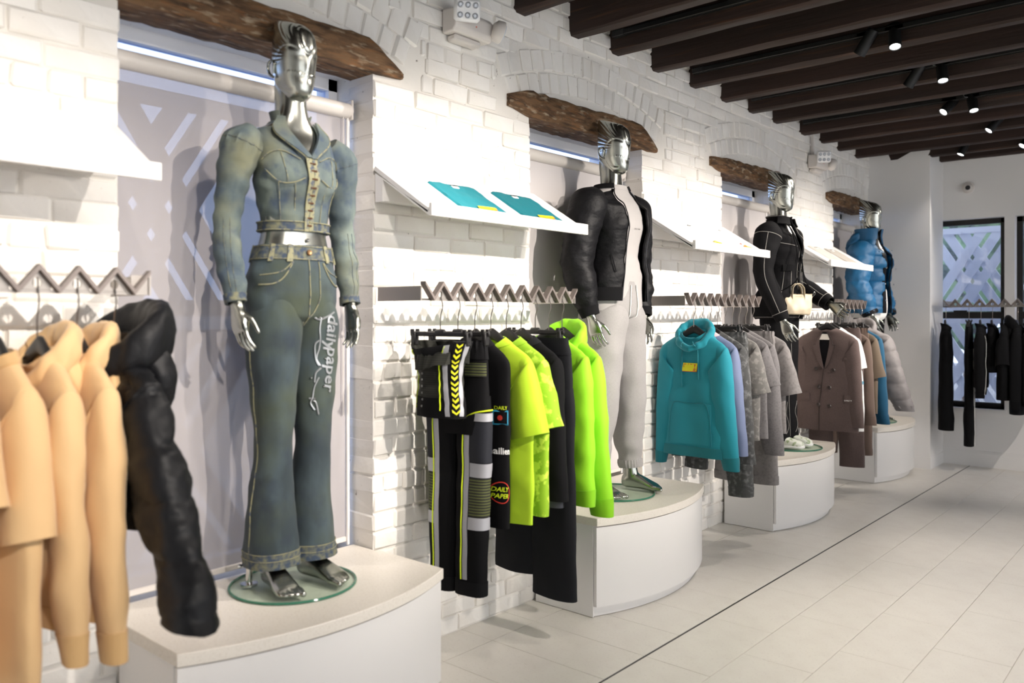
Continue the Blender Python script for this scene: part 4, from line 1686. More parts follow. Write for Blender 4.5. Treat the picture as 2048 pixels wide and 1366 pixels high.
# ---------------- second rail: vest, track trousers, tees, trousers, neon tops
loc = spot_on(1, 0)
root = thing('bustier_vest', 'short black vest with neon piping and a chevron tape', 'vest', loc, .04, G2)
rings = [zr(-.49, .122, .050, 2.6), zr(-.42, .118, .052, 2.5), zr(-.33, .112, .055, 2.4), zr(-.26, .120, .062, 2.3), zr(-.215, .140, .070, 2.2), zr(-.185, .150, .066, 2.2)]
s = loft(rings, 64, 40)
U = np.arange(64)[None, :] / 64
Vv = np.linspace(0, 1, 40)[:, None]
s.P[..., 2] -= .05 * np.clip(-np.sin(U * TAU), 0, 1) * Vv ** 3 * np.clip(.5 - .5 * np.cos(U * TAU), 0, 1)
s.norm()
s.push(.006 * wob(s.P, 5, (6, 6, 1)) + .003 * wob(s.P, 6, (10, 10, 10), ridged=True))
part('body', s.mesh(lip0=.05, lip1=.09), mat('black_ribbed_cloth', '#26271f', .85, stripes=('Z', .009, '#191a16', .5), bump=(300, .15, .001)), root)
part('hem_band', band(s, 0, .26, .003, 64, 4), C_BLACK, root)
part('top_band', band(s, .80, 1.0, .003, 64, 4), C_BLACK2, root)
part('side_panel', patch(s, .845, 1.0, 0.0, 1.0, .005, 6, 22), C_BLACK, root)
for uu in (.845, .985):
    part('reflective_strip', patch(s, uu - .012, uu + .022, .03, .97, .0065, 4, 22), C_REFL, root)
part('chevron_tape', patch(s, .895, .965, .02, .98, .0065, 5, 22), C_BLACK, root)
chev = [(-.011, .010), (0, -.002), (.011, .010), (.011, .020), (0, .008), (-.011, .020)]
for k in range(13):
    part('chevron', decal(s, chev, [(0, 1, 4, 5), (1, 2, 3, 4)], .93, .06 + .072 * k, .0085), C_YEL, root, False)
for uu in ((.56, .58), (.80, .81)):
    part('piping', seam(s, [(uu[0], .10), (uu[0] + .005, .4), (uu[1], .7), (uu[1] + .03, .96)], .0028, .004), C_NEONLINE, root)
for k in range(7):
    p = s.at(.70, .14 + .09 * k, .004)
    MB().lathe([(.001, 0), (.005, 0), (.004, .003), (.001, .003)], 10, tuple(p), tuple(s.at(.70, .14 + .09 * k, 1.) - s.at(.70, .14 + .09 * k))).build('snap', mat('dull_snap', '#6d6e6c', .4, metal=.6), root)
hanger(loc, .04, 'black clip hanger holding the short vest', clip=True)

r_, s_, lg = make_pants('track_trousers', 'black track trousers with grey reflective bands and neon piping', 'trousers', C_BLACK, spot_on(1, 1), .06, L=1.02, ww=.155, hip=.165, leg0=.088, leg1=.070,
                        t=.035, seed=21, group=G2, cuff=C_BLACK2, waist=C_BLACK2, elastic=True, hang_label='black clip hanger holding the track trousers')
for q, l in enumerate(lg):
    ua, ub = (.44, .735) if q else (.76, 1.05)
    part('reflective_band', patch(l, ua, ub, .335, .405, .004, 12, 4), C_REFL, r_)
    part('knee_panel', patch(l, ua, ub, .41, .60, .003, 12, 12), C_RIBY, r_)
    part('reflective_band', patch(l, ua, ub, .605, .665, .004, 12, 4), C_REFL, r_)
    part('navy_panel', patch(l, ua, ub, .13, .33, .003, 12, 10), mat('navy_panel_cloth', '#12151f', .8), r_)
    part('reflective_strip', patch(l, .742, .775, .13, .92, .0045, 4, 26), C_REFL, r_)
    part('reflective_strip', strip(l, lambda t: .44, lambda t: .755, .085, .125, .0045, 10, 4), C_REFL, r_)
    part('piping', seam(l, [(.46, .07), (.58, .072), (.70, .085), (.765, .115), (.785, .18), (.788, .5), (.79, .92)], .0030, .005), C_NEONLINE, r_)
part('ribbed_yoke', patch(s_, .80, .97, .62, .76, .004, 8, 6), C_RIBY, r_)

r_, s_, a_ = make_top('t_shirt', 'black t-shirt with small lime and white prints', 't-shirt', C_BLACK, spot_on(1, 2), .0, L=.76, no_sleeves=True, sw=.195, cw=.20, hw=.205, sleeve=.26, r0=.085, r1=.095, out=.05, seed=23, collar=C_BLACK2,
                      group=G2, hang_label=HG + 'black printed t-shirt')
part('print_frame', decal(s_, [(-.035, -.03), (.035, -.03), (.035, .03), (-.035, .03), (-.029, -.024), (.029, -.024), (.029, .024), (-.029, .024)], [(0, 1, 5, 4), (1, 2, 6, 5), (2, 3, 7, 6), (3, 0, 4, 7)], .905, s_.vz(-.50), .005), C_CYAN, r_, False)
part('print_dot', decal(s_, *poly_shape([(-.006 + .011 * math.cos(q), .011 * math.sin(q)) for q in np.linspace(0, TAU, 12, endpoint=False)]), .905, s_.vz(-.50), .005), C_RED, r_, False)
part('print_lettering', decal(s_, *text_shape('DAILY', .020, .01), .905, s_.vz(-.455), .005), C_NEONLINE, r_, False)
part('print_lettering', decal(s_, *text_shape('nailien', .038, .02), .905, s_.vz(-.635), .005), C_TEXT, r_, False)
part('print_lettering', decal(s_, *text_shape('DAILY', .026, .02, .25), .905, s_.vz(-.79), .005), C_NEONLINE, r_, False)
part('print_lettering', decal(s_, *text_shape('PAPER', .026, .02, .25), .905, s_.vz(-.815), .005), C_NEONLINE, r_, False)
ringp = [(.045 * math.cos(q), .045 * math.sin(q)) for q in np.linspace(0, TAU, 24, endpoint=False)] + [(.041 * math.cos(q), .041 * math.sin(q)) for q in np.linspace(0, TAU, 24, endpoint=False)]
part('print_ring', decal(s_, ringp, [(i, (i + 1) % 24, 24 + (i + 1) % 24, 24 + i) for i in range(24)], .905, s_.vz(-.80), .0045), C_RED, r_, False)

make_top('t_shirt', 'plain neon yellow t-shirt next to the black printed t-shirt', 't-shirt', C_NEON2, spot_on(1, 3), .03, L=.76, sleeve=.31, r0=.088, r1=.092, out=.06, seed=24, collar=C_NEON2,
         group=G2, sw=.225, hang_label=HG + 'plain neon yellow t-shirt')
make_top('t_shirt', 'mottled lime green t-shirt behind the plain neon one', 't-shirt', C_NEONM, spot_on(1, 4), -.02, L=.74, sleeve=.29, r0=.088, r1=.092, out=.07, seed=25, collar=C_NEONM,
         group=G2, sw=.225, hang_label=HG + 'mottled lime t-shirt')
r_, s_, a_ = make_top('overshirt', 'black and charcoal overshirt between the lime t-shirt and wide trousers', 'shirt', C_BLACK2, spot_on(1, 5), .0, L=.72, sleeve=.62, r0=.085, r1=.06, out=.02, seed=26,
                      group=G2, collar=C_CHAR, hang_label=HG + 'black overshirt')
part('charcoal_panel', patch(s_, .86, .99, .0, .72, .004, 8, 24), C_SLATE, r_)
make_pants('wide_trousers', 'black wide leg trousers hanging down to the plinth side', 'trousers', C_CHAR, spot_on(1, 6), -.02, L=1.15, ww=.19, hip=.215, leg0=.118, leg1=.128, t=.034, seed=27, spread=.02,
           group=G2, waist=C_CHAR, lift=(.08, 0), hang_label='black clip hanger holding the wide trousers')
make_top('sweatshirt', 'neon lime sweatshirt in front of the neon hoodie', 'sweatshirt', C_NEON, spot_on(1, 7), .02, L=.70, sleeve=.68, r0=.085, r1=.055, out=.02, seed=28, rib=C_NEON_D, cuff=C_NEON_D,
         collar=C_NEON_D, group=G2, hang_label=HG + 'neon lime sweatshirt')
make_top('hoodie', 'neon lime hoodie at the end of the second rail', 'hoodie', C_NEON, spot_on(1, 8), -.03, L=.70, sleeve=.735, r0=.088, r1=.060, out=.050, seed=29, rib=C_NEON_D, cuff=C_NEON_D, hood=C_NEON,
         group=G2, sw=.225, hang_label=HG + 'neon lime hoodie')

# ---------------- third rail: teal hoodie and greys
r_, s_, a_ = make_top('hoodie', 'teal hoodie with a small yellow chest print', 'hoodie', C_TEAL, spot_on(2, 0), -.02, L=.725, sleeve=.715, r0=.082, r1=.052, out=.055, seed=31, t=.046, sw=.218, cw=.228, hw=.215,
                      rib=C_TEAL_D, cuff=C_TEAL_D, hood=C_TEAL, group=G3, fold=.005, hang_label=HG + 'teal hoodie')
drawstrings(r_, s_, C_TEAL_D, ln=.22)
part('chest_print', decal(s_, *poly_shape([(-.062, -.024), (.050, -.024), (.066, .026), (-.046, .026)]), .75, s_.vz(-.392), .004), C_RED, r_, False)
part('chest_print', decal(s_, *poly_shape([(-.066, -.021), (.046, -.021), (.061, .028), (-.051, .028)]), .75, s_.vz(-.392), .0052), C_YEL, r_, False)
part('chest_lettering', decal(s_, *text_shape('DAILY', .030, .02, .25, 1.1), .75, s_.vz(-.381), .0062), C_RED, r_, False)
part('chest_lettering', decal(s_, *text_shape('PAPER', .030, .02, .25, 1.0), .75, s_.vz(-.404), .0062), C_RED, r_, False)
po = np.linspace(0, 1, 6)
part('kangaroo_pocket', patch(s_, .665, .835, s_.vz(-.84), s_.vz(-.60), .005, 14, 12), C_TEAL, r_)
part('pocket_seam', joined(seam(s_, [(.655, s_.vz(-.84)), (.66, s_.vz(-.76)), (.69, s_.vz(-.61)), (.75, s_.vz(-.60)), (.81, s_.vz(-.61)), (.84, s_.vz(-.76)), (.845, s_.vz(-.84))], .0018, .006)), C_TEAL_D, r_)

make_top('shirt', 'blue grey poplin shirt with pink collar behind the teal hoodie', 'shirt', C_BLUEG, spot_on(2, 1), .0, L=.70, sleeve=.64, r0=.078, r1=.06, out=.045, seed=32, collar=C_PINK, group=G3,
         sw=.225, hang_label=HG + 'blue grey shirt')
make_top('sweatshirt', 'acid washed grey sweatshirt behind the blue grey shirt', 'sweatshirt', C_ACID, spot_on(2, 2), .0, L=.68, sleeve=.70, r0=.088, r1=.06, out=.05, seed=33, rib=C_ACID, cuff=C_ACID,
         group=G3, sw=.225, hang_label=HG + 'acid washed sweatshirt')
make_pants('jogging_trousers', 'acid washed grey joggers reaching below the teal hoodie', 'trousers', C_ACID, spot_on(2, 3), .0, L=.99, ww=.19, hip=.205, leg0=.115, leg1=.078, t=.036, seed=34, spread=.06, cuff=C_ACID,
           waist=C_ACID, elastic=True, group=G3, lift=(.14, .0), hang_label='black clip hanger holding the acid washed joggers')
make_top('t_shirt', 'washed grey t-shirt right of the acid washed joggers', 't-shirt', C_ACID if False else cloth('pale_acid_grey', '#72706d', .9, .1, mottle=[(40, '#8d8a86', .5, .62, 5.0)]), spot_on(2, 4), .0,
         L=.66, sleeve=.30, r0=.088, r1=.09, out=.05, seed=35, group=G3, sw=.225, hang_label=HG + 'washed grey t-shirt')
make_top('t_shirt', 'mid grey t-shirt with long sleeves hems in the row of greys', 't-shirt', C_GREY2, spot_on(2, 5), .02, L=.66, sleeve=.26, r0=.09, r1=.092, out=.06, seed=36, group=G3, sw=.24,
         hang_label=HG + 'mid grey t-shirt')
make_top('sweatshirt', 'mid grey sweatshirt with ribbed cuff in front of the grey joggers', 'sweatshirt', C_GREY2, spot_on(2, 6), .0, L=.66, sleeve=.70, r0=.092, r1=.062, out=.045, seed=37, rib=C_GREY2, cuff=C_GREY2,
         group=G3, sw=.235, hang_label=HG + 'mid grey sweatshirt')
make_pants('jogging_trousers', 'plain grey joggers beside the pale grey t-shirt', 'trousers', C_GREY3, spot_on(2, 7), .0, L=.98, ww=.19, hip=.205, leg0=.115, leg1=.080, t=.036, seed=38, spread=.05, cuff=C_GREY3, waist=C_GREY3,
           elastic=True, group=G3, hang_label='black clip hanger holding the plain grey joggers')
make_top('t_shirt', 'pale grey t-shirt at the end of the third rail', 't-shirt', C_GREY3, spot_on(2, 8), .0, L=.66, sleeve=.33, r0=.092, r1=.098, out=.07, seed=39, group=G3, sw=.24, hang_label=HG + 'pale grey t-shirt')

# ---------------- fourth rail: blazer, browns, blue, grey puffer
loc = spot_on(3, 0)
r_, s_, a_ = make_top('blazer', 'brown double-breasted blazer with peaked lapels', 'blazer', C_BROWN, loc, -.02, L=.80, sw=.232, cw=.235, hw=.248, t=.050, neck=.07, drop=.02, sleeve=.69, r0=.075, r1=.055, out=.035, seed=41,
                      group=G4, fold=.003, wrinkle=.0015, hang_label=HG + 'brown blazer')
# shirt opening, lapels, buttons, pockets
part('brand_tag', decal(s_, [(-.032, -.022), (.032, -.022), (.032, .022), (-.032, .022)], [(0, 1, 2, 3)], .75, s_.vz(-.245), .010), mat('cream_tag', '#e6e0d6', .7), r_, False)
part('tag_lettering', decal(s_, *text_shape('DAILY PAPER', .008), .75, s_.vz(-.245), .011), C_BLACK, r_, False)


su_, sv_ = s_.scale_at(.75, s_.vz(-.36))
zt_ = lambda v: s_.at(.75, v)[2]
va, vb = s_.vz(-.505), s_.vz(-.212)
inn = lambda v: max(0.0, min(1.0, (zt_(v) + .505) / .285)) ** .9 * .056


def outl(v):
    z = zt_(v)
    if z < -.315:
        return inn(v) + .004 + .078 * ((z + .505) / .19) ** .8
    if z < -.300:
        return .080
    return .084 - .030 * ((z + .300) / .09)


part('lining', strip(s_, lambda v: .75 - (inn(v) + .006) / su_, lambda v: .75 + (inn(v) + .006) / su_, va, vb, .004, 8, 26, .002), C_LINING, r_)
for sx in (-1, 1):
    part('lapel', strip(s_, lambda v: .75 + sx * inn(v) / su_, lambda v: .75 + sx * outl(v) / su_, va, vb, .011, 7, 44, .005), C_BROWN, r_)
    part('lapel_edge', seam(s_, [(.75 + sx * outl(v) / su_, v) for v in np.linspace(va, vb, 40)], .0024, .012, 5, 1), mat('brown_seam', '#2f2624', .9), r_)
M_BTN = mat('brown_button', '#352c2a', .4)
for x, v in ((-.085, -.50), (.085, -.51), (-.05, -.645), (.04, -.65), (-.05, -.785), (.04, -.795)):
    v = s_.vz(v)
    su, sv = s_.scale_at(.75, v)
    p = s_.at(.75 + x / su, v, .002)
    nn = s_.at(.75 + x / su, v, 1.0) - s_.at(.75 + x / su, v, 0)
    MB().lathe([(.001, 0), (.014, 0), (.0155, .003), (.012, .007), (.001, .0045)], 16, tuple(p), tuple(nn)).build('button', M_BTN, r_)
part('front_edge', seam(s_, [(.735, .0), (.735, .2), (.74, .35), (.747, s_.vz(-.50))], .0022, .002), mat('brown_seam', '#4a3d3a', .9), r_)
for u0 in (.60, .845):
    part('pocket_flap', patch(s_, u0, u0 + .085, s_.vz(-.755), s_.vz(-.70), .006, 8, 6), C_BROWN, r_)
part('pocket_lettering', decal(s_, *text_shape('DAILY PAPER', .013, .01), .895, s_.vz(-.74), .0085), C_TEXT, r_, False)
part('breast_pocket', patch(s_, .84, .90, s_.vz(-.43), s_.vz(-.41), .005, 6, 4), C_BROWN, r_)

r_, s_, a_ = make_top('t_shirt', 'white t-shirt with small blue and lime prints behind the blazer', 't-shirt', C_WHITE, spot_on(3, 1), .0, L=.80, sleeve=.24, r0=.08, r1=.09, out=.04, seed=42, group=G4, collar=C_WHITE, cw=.25, hw=.255,
                      hang_label=HG + 'white printed t-shirt')
part('print_lettering', decal(s_, *text_shape('nailien', .05, .02), .925, s_.vz(-.60), .005), C_CYAN, r_, False)
part('print_blob', decal(s_, *poly_shape([(.022 * math.cos(q), .018 * math.sin(q)) for q in np.linspace(0, TAU, 12, endpoint=False)]), .925, s_.vz(-.76), .005), C_NEONLINE, r_, False)
make_pants('suit_trousers', 'brown suit trousers hanging below the blazer', 'trousers', C_BROWN, spot_on(3, 2), .0, L=1.10, ww=.19, hip=.205, leg0=.112, leg1=.100, t=.032, seed=43, spread=.04, group=G4, waist=C_BROWN, fold=.003,
           lift=(.12, 0), hang_label='black clip hanger holding the brown suit trousers')
make_top('sweatshirt', 'brown sweatshirt between two pairs of trousers on the fourth rail', 'sweatshirt', C_BROWN2, spot_on(3, 3), .0, L=.74, sleeve=.70, r0=.085, r1=.06, out=.04, seed=44, rib=C_BROWN2, cuff=C_BROWN2, group=G4,
         sw=.225, hang_label=HG + 'brown sweatshirt')
make_pants('jogging_trousers', 'taupe brown joggers behind the brown sweatshirt', 'trousers', C_BROWN2, spot_on(3, 4), .0, L=1.03, ww=.19, hip=.205, leg0=.112, leg1=.085, t=.034, seed=45, spread=.05, group=G4, waist=C_BROWN2,
           elastic=True, hang_label='black clip hanger holding the taupe brown joggers')
make_top('t_shirt', 'taupe t-shirt next to the blue sweatshirt on the fourth rail', 't-shirt', C_BROWN3, spot_on(3, 5), .0, L=.70, sleeve=.33, r0=.09, r1=.105, out=.05, seed=46, group=G4, sw=.225, hang_label=HG + 'taupe t-shirt')
make_top('sweatshirt', 'deep blue sweatshirt beside the grey puffer jacket', 'sweatshirt', C_BLUE2, spot_on(3, 6), .0, L=.74, sleeve=.72, r0=.088, r1=.06, out=.045, seed=47, rib=C_BLUE2, cuff=C_BLUE2, group=G4, sw=.228,
         hang_label=HG + 'deep blue sweatshirt')
make_top('puffer_jacket', 'grey puffer jacket at the end of the fourth rail', 'jacket', C_GPUFF, spot_on(3, 8), .0, L=.50, sw=.25, cw=.28, hw=.27, t=.07, sleeve=.62, r0=.118, r1=.075, out=.15, swing=.02, seed=48, quilt=(.13, .014),
         sleeve_flat=.72, group=G4, hood=C_GPUFF, hang_label=HG + 'grey puffer jacket')


# ---------------- far rail: black clothes seen almost edge on
def far_spot(u):
    return (px_x(u, FAR_RAIL_Y), FAR_RAIL_Y, 1.555)


R90 = PI / 2
r_, s_, a_ = make_top('long_dress', 'long narrow black dress with a dotted side at the left of the far rail', 'dress', C_BLACK, far_spot(1892), R90 + .25, L=.98, sw=.10, cw=.13, hw=.115, t=.06, neck=.05, sleeve=.62, r0=.062, r1=.045,
                      out=.0, seed=51, group=G5, hang_label=HG + 'long narrow black dress')
part('dot_trim', joined(*[(lambda p: (lambda mb: (mb.V, mb.F))(MB().ball(tuple(p), .006, 8, 5)))(s_.at(.80, .36 + .025 * k, .004)) for k in range(10)]), C_TEXT, r_)
r_, s_, lg = make_pants('tape_trousers', 'black track trousers with white lettered tape down the leg', 'trousers', C_BLACK, far_spot(1938), R90 + .15, L=1.10, ww=.15, hip=.16, leg0=.088, leg1=.085, t=.036, seed=52, group=G5, waist=C_BLACK2,
                        hang_label='black clip hanger holding the taped track trousers')
for l in lg:
    for e in (.685, .765):
        part('tape_edge', patch(l, e, e + .008, .0, 1.0, .004, 2, 30), C_TEXT, r_)
    for k in range(8):
        part('tape_lettering', decal(l, *text_shape('DAILY PAPER', .020, .01), .729, .07 + .12 * k, .005, rot=PI / 2, mirror=-1), C_TEXT, r_, False)
r_, s_, a_ = make_top('track_jacket', 'black track jacket with white taped shoulder on the far rail', 'jacket', C_BLACK2, far_spot(1962), R90 + .15, L=.56, sw=.20, cw=.21, hw=.20, t=.06, sleeve=.58, r0=.09, r1=.05, out=.03, seed=53,
                      collar=C_BLACK, rib=C_BLACK, cuff=C_BLACK, group=G5, hang_label=HG + 'black track jacket')
for l in a_:
    for e in (.70, .80):
        part('tape_edge', patch(l, e, e + .012, .05, .95, .004, 2, 20), C_TEXT, r_)
    for k in range(4):
        part('tape_lettering', decal(l, *text_shape('DAILY PAPER', .020, .01), .755, .18 + .19 * k, .005, rot=PI / 2, mirror=-1), C_TEXT, r_, False)
make_top('strap_top', 'black ruffled top with open shoulders on the far rail', 'top', C_BLACK, far_spot(1985), R90 + .1, L=.42, sw=.15, cw=.18, hw=.20, t=.06, neck=.09, drop=.10, no_sleeves=True, seed=54, group=G5, fold=.014, wrinkle=.008,
         hang_label=HG + 'black ruffled top')
make_top('t_shirt', 'black t-shirt between ruffled top and black hoodie on the far rail', 't-shirt', C_BLACK2, far_spot(2011), R90 + .1, L=.66, sleeve=.28, r0=.10, r1=.10, out=.05, seed=55, t=.055, group=G5, hang_label=HG + 'black t-shirt on the far rail')
make_top('hoodie', 'long black hoodie near the right edge of the photo', 'hoodie', C_BLACK2, far_spot(2036), R90 + .1, L=.78, sleeve=.66, r0=.10, r1=.06, out=.05, seed=56, t=.06, hood=C_BLACK2, cuff=C_BLACK, group=G5,
         hang_label=HG + 'long black hoodie')
make_top('overcoat', 'black coat cut off by the right edge of the photo', 'coat', C_BLACK, far_spot(2062), R90 + .05, L=.70, sleeve=.62, r0=.10, r1=.07, out=.05, seed=57, t=.07, collar=C_BLACK2, group=G5, hang_label=HG + 'black coat at the photo edge')


# ================================================================== FOLDED SHIRTS ON THE SLOPING SHELVES
def folded(shelf, y, w_, d_, m, label, group, prints=None, thick=.016, tagcol=True, yaw=0.0, name='folded_shirt', x_up=.03):
    (xa, za), (xb, zb) = SLOPE0, SLOPE1
    ang = math.atan2(za - zb, xb - xa)
    c = Vector((xb - .018, SH[shelf][0] + y, zb + .0))
    # local: +x down the slope, z off the tray; root sits at the lower edge
    root = thing(name, label, 'shirt', c, 0, group)
    root.rotation_euler = (0, ang, 0)
    n, mth = 26, 22
    X = np.linspace(-d_, 0, mth)
    Y = np.linspace(w_ / 2, -w_ / 2, n)
    gx, gy = np.meshgrid(X, Y, indexing='ij')
    e = np.minimum.reduce([(gx + d_) / .012, -gx / .012, (gy + w_ / 2) / .012, (w_ / 2 - gy) / .012])
    z = .003 + thick * np.clip(e, 0, 1) ** .4
    P = np.stack([gx, gy, z], -1)
    z2 = .0012 * wob(P * np.array([1, 1, 0]), int(y * 100) + shelf, (9, 9, 1)) + .0016 * wob(P, shelf + 3, (6, 14, 1), ridged=True)
    P[..., 2] += z2 * np.clip(e, 0, 1)
    # neckline scoop and sloping shoulders along the upper edge
    t_ = np.abs(gy) / (w_ / 2)
    sc = np.clip(1 - (np.abs(gy) / .062) ** 2, 0, 1)
    up = np.clip((gx + d_ * .35 + d_ * .65) / (d_) * -1 + 1, 0, 1)
    P[..., 0] += (.030 * np.clip((t_ - .25), 0, 1) ** 1.2 + .030 * sc) * up ** 2
    s = Surf(P, closed=False)
    part('body', s.shell(.004), m, root)
    low = Surf(P * np.array([1.0, 1.012, .45]) + np.array([-.006, -.006, 0]), closed=False)
    part('folded_back', low.shell(.003), m, root)
    part('neckband', seam(s, [(.0, .5 - .062 / w_), (.0, .5), (.0, .5 + .062 / w_)] if False else [(.5 - .066 / w_, .01), (.5 - .03 / w_, .03), (.5, .04), (.5 + .03 / w_, .03), (.5 + .066 / w_, .01)], .004, .002), m, root)
    part('inner_tag', patch(s, .5 - .02 / w_, .5 + .02 / w_, .05, .12, .0025, 4, 4), C_BLACK, root)
    part('inner_tag', patch(s, .5 - .014 / w_, .5 + .024 / w_, .10, .16, .003, 4, 4), C_TEXT, root)
    for kind in (prints or []):
        kind(root, s, w_, d_)
    return root


def flat_decal(s, V2, F, u, v, off, w_, d_):
    """x across (towards +y), y up the slope"""
    return [tuple(s.at(1 - u - x / w_, v - y / d_, off)) for x, y in V2], F


def print_yellow(root, s, w_, d_):
    part('chest_print', flat_decal(s, [(-.055, -.012), (.05, -.012), (.066, .016), (-.045, .016)], [(0, 1, 2, 3)], .56, .88, .004, w_, d_), C_ORANGE, root, False)
    part('chest_print', flat_decal(s, [(-.062, -.010), (.043, -.010), (.058, .017), (-.052, .017)], [(0, 1, 2, 3)], .56, .88, .005, w_, d_), C_YEL, root, False)
    part('chest_lettering', flat_decal(s, *text_shape('DAILY PAPER', .016, .01, .2), .56, .876, .006, w_, d_), C_ORANGE, root, False)


def print_flame(c1, c2, dot=False):
    def f(root, s, w_, d_):
        blob = [(.055 * math.cos(q) * (1 + .25 * math.sin(5 * q)), .022 * math.sin(q) * (1 + .3 * math.cos(4 * q))) for q in np.linspace(0, TAU, 26, endpoint=False)]
        part('chest_print', flat_decal(s, blob, [tuple(range(26))], .54, .90, .004, w_, d_), c1, root, False)
        part('chest_print', flat_decal(s, [(x * .55 + .01, y * .5) for x, y in blob], [tuple(range(26))], .56, .90, .005, w_, d_), c2, root, False)
        if dot:
            part('chest_print', flat_decal(s, [(x * .25, y * .35) for x, y in blob], [tuple(range(26))], .40, .78, .004, w_, d_), C_RED, root, False)
    return f


M_PALEY = mat('pale_yellow_print', '#d8c46a', .6)
GF = 'folded shirts on the sloping shelves'
folded(1, .36, .30, .30, C_TEALT, 'left teal folded t-shirt with yellow print on the shelf', GF, [print_yellow])
folded(1, .76, .30, .30, C_TEALT, 'right teal folded t-shirt with yellow print on the shelf', GF, [print_yellow])
folded(2, .36, .30, .30, C_WHITE, 'left white folded t-shirt with pale yellow print', GF, [print_flame(M_PALEY, C_YEL)])
folded(2, .78, .30, .30, C_WHITE, 'right white folded t-shirt with orange and red print', GF, [print_flame(C_ORANGE, M_PALEY, True)])
folded(3, .30, .30, .29, cloth('light_grey_tee', '#bdb8b2', .9, .2), 'light grey folded t-shirt on the farthest shelf', GF)
folded(3, .66, .30, .29, cloth('taupe_grey_tee', '#a09a92', .9, .2), 'taupe grey folded t-shirt on the farthest shelf', GF)
folded(0, .60, .32, .30, C_WHITE, 'white folded t-shirt with black neck tag on the left edge shelf', GF)

# ================================================================== MANNEQUINS
M_SILVER = mat('silver_mannequin', '#b3b5ae', 0.25, metal=1.0, mottle=(6, '#a3a69e', 0.4, 0.7))
M_DISC = None


def disc_glass():
    return glass_mat('green_glass', '#f6fbf8', 0.05, body=0.03, body_col='#cfe6da')


def remeshed(mb, voxel, smooth=6):
    """fuse overlapping shapes of an MB into one skin"""
    me = bpy.data.meshes.new('tmp')
    me.from_pydata([tuple(map(float, v)) for v in mb.V], [], [tuple(int(i) for i in f) for f in mb.F])
    bm = bmesh.new(); bm.from_mesh(me); bmesh.ops.recalc_face_normals(bm, faces=bm.faces); bm.to_mesh(me); bm.free()
    ob = bpy.data.objects.new('tmp', me)
    COL.objects.link(ob)
    r = ob.modifiers.new('r', 'REMESH'); r.mode = 'VOXEL'; r.voxel_size = voxel
    if smooth:
        q = ob.modifiers.new('s', 'SMOOTH'); q.iterations = smooth; q.factor = 0.5
    dg = bpy.context.evaluated_depsgraph_get()
    ev = ob.evaluated_get(dg)
    m2 = ev.to_mesh()
    V = [tuple(v.co) for v in m2.vertices]
    F = [tuple(p.vertices) for p in m2.polygons]
    ev.to_mesh_clear()
    bpy.data.objects.remove(ob)
    bpy.data.meshes.remove(me)
    return V, F


def finger(mb, base, dirs, lens, r):
    """bent tapering finger"""
    pts = [Vector(base)]
    rr = [r * 1.05]
    for k, (d, l) in enumerate(zip(dirs, lens)):
        d = Vector(d).normalized()
        for q in (.5, 1.0):
            pts.append(pts[-1] + d * l * .5)
            rr.append(r * (1 - .09 * (k + q)))
    mb.tube(pts, rr, 10)
    mb.ball(tuple(pts[-1]), rr[-1], 10, 6)
    mb.ball(tuple(pts[0]), rr[0], 10, 6)


_hands = {}


def hand_mesh(kind='relaxed'):
    """left-side hand hanging down: wrist at origin, fingers to -z, back of hand to +x, thumb to -y (front)"""
    if kind in _hands:
        return _hands[kind]
    mb = MB()
    palm = loft([(0, 0, .03, .020, 0, 0, 0, .026, 0, 2.2), (0, 0, .0, .019, 0, 0, 0, .027, 0, 2.2), (.002, -.002, -.03, .0185, 0, 0, 0, .036, 0, 2.4), (.002, -.002, -.062, .017, 0, 0, 0, .042, 0, 2.6), (.0, -.001, -.088, .0135, 0, 0, 0, .041, 0, 2.8)], 20, 20)
    V, F = palm.mesh(cap0=True, cap1=True)
    mb.add(V, F)
    curl = {'relaxed': (.14, .32, .55), 'open': (.05, .12, .2), 'grip': (.4, .9, 1.1)}[kind]
    for k, (y, ln, sp) in enumerate(((-.030, .072, -.10), (-.010, .080, -.03), (.011, .075, .03), (.030, .060, .10))):
        a1, a2, a3 = [c * (1 + .12 * k) for c in curl]
        dirs = [(-math.sin(a), sp, -math.cos(a)) for a in (a1, a1 + a2 * .6, a1 + a2 + a3 * .3)]
        finger(mb, (0.0, y, -.084), dirs, (ln * .45, ln * .30, ln * .25), .0086 - .0006 * (k == 3))
    finger(mb, (-.004, -.030, -.030), [(-.28, -.62, -.72), (-.30, -.25, -.92), (-.30, -.05, -.95)], (.036, .030, .024), .0098)
    _hands[kind] = remeshed(mb, .0042, 4)
    return _hands[kind]


_foot = []


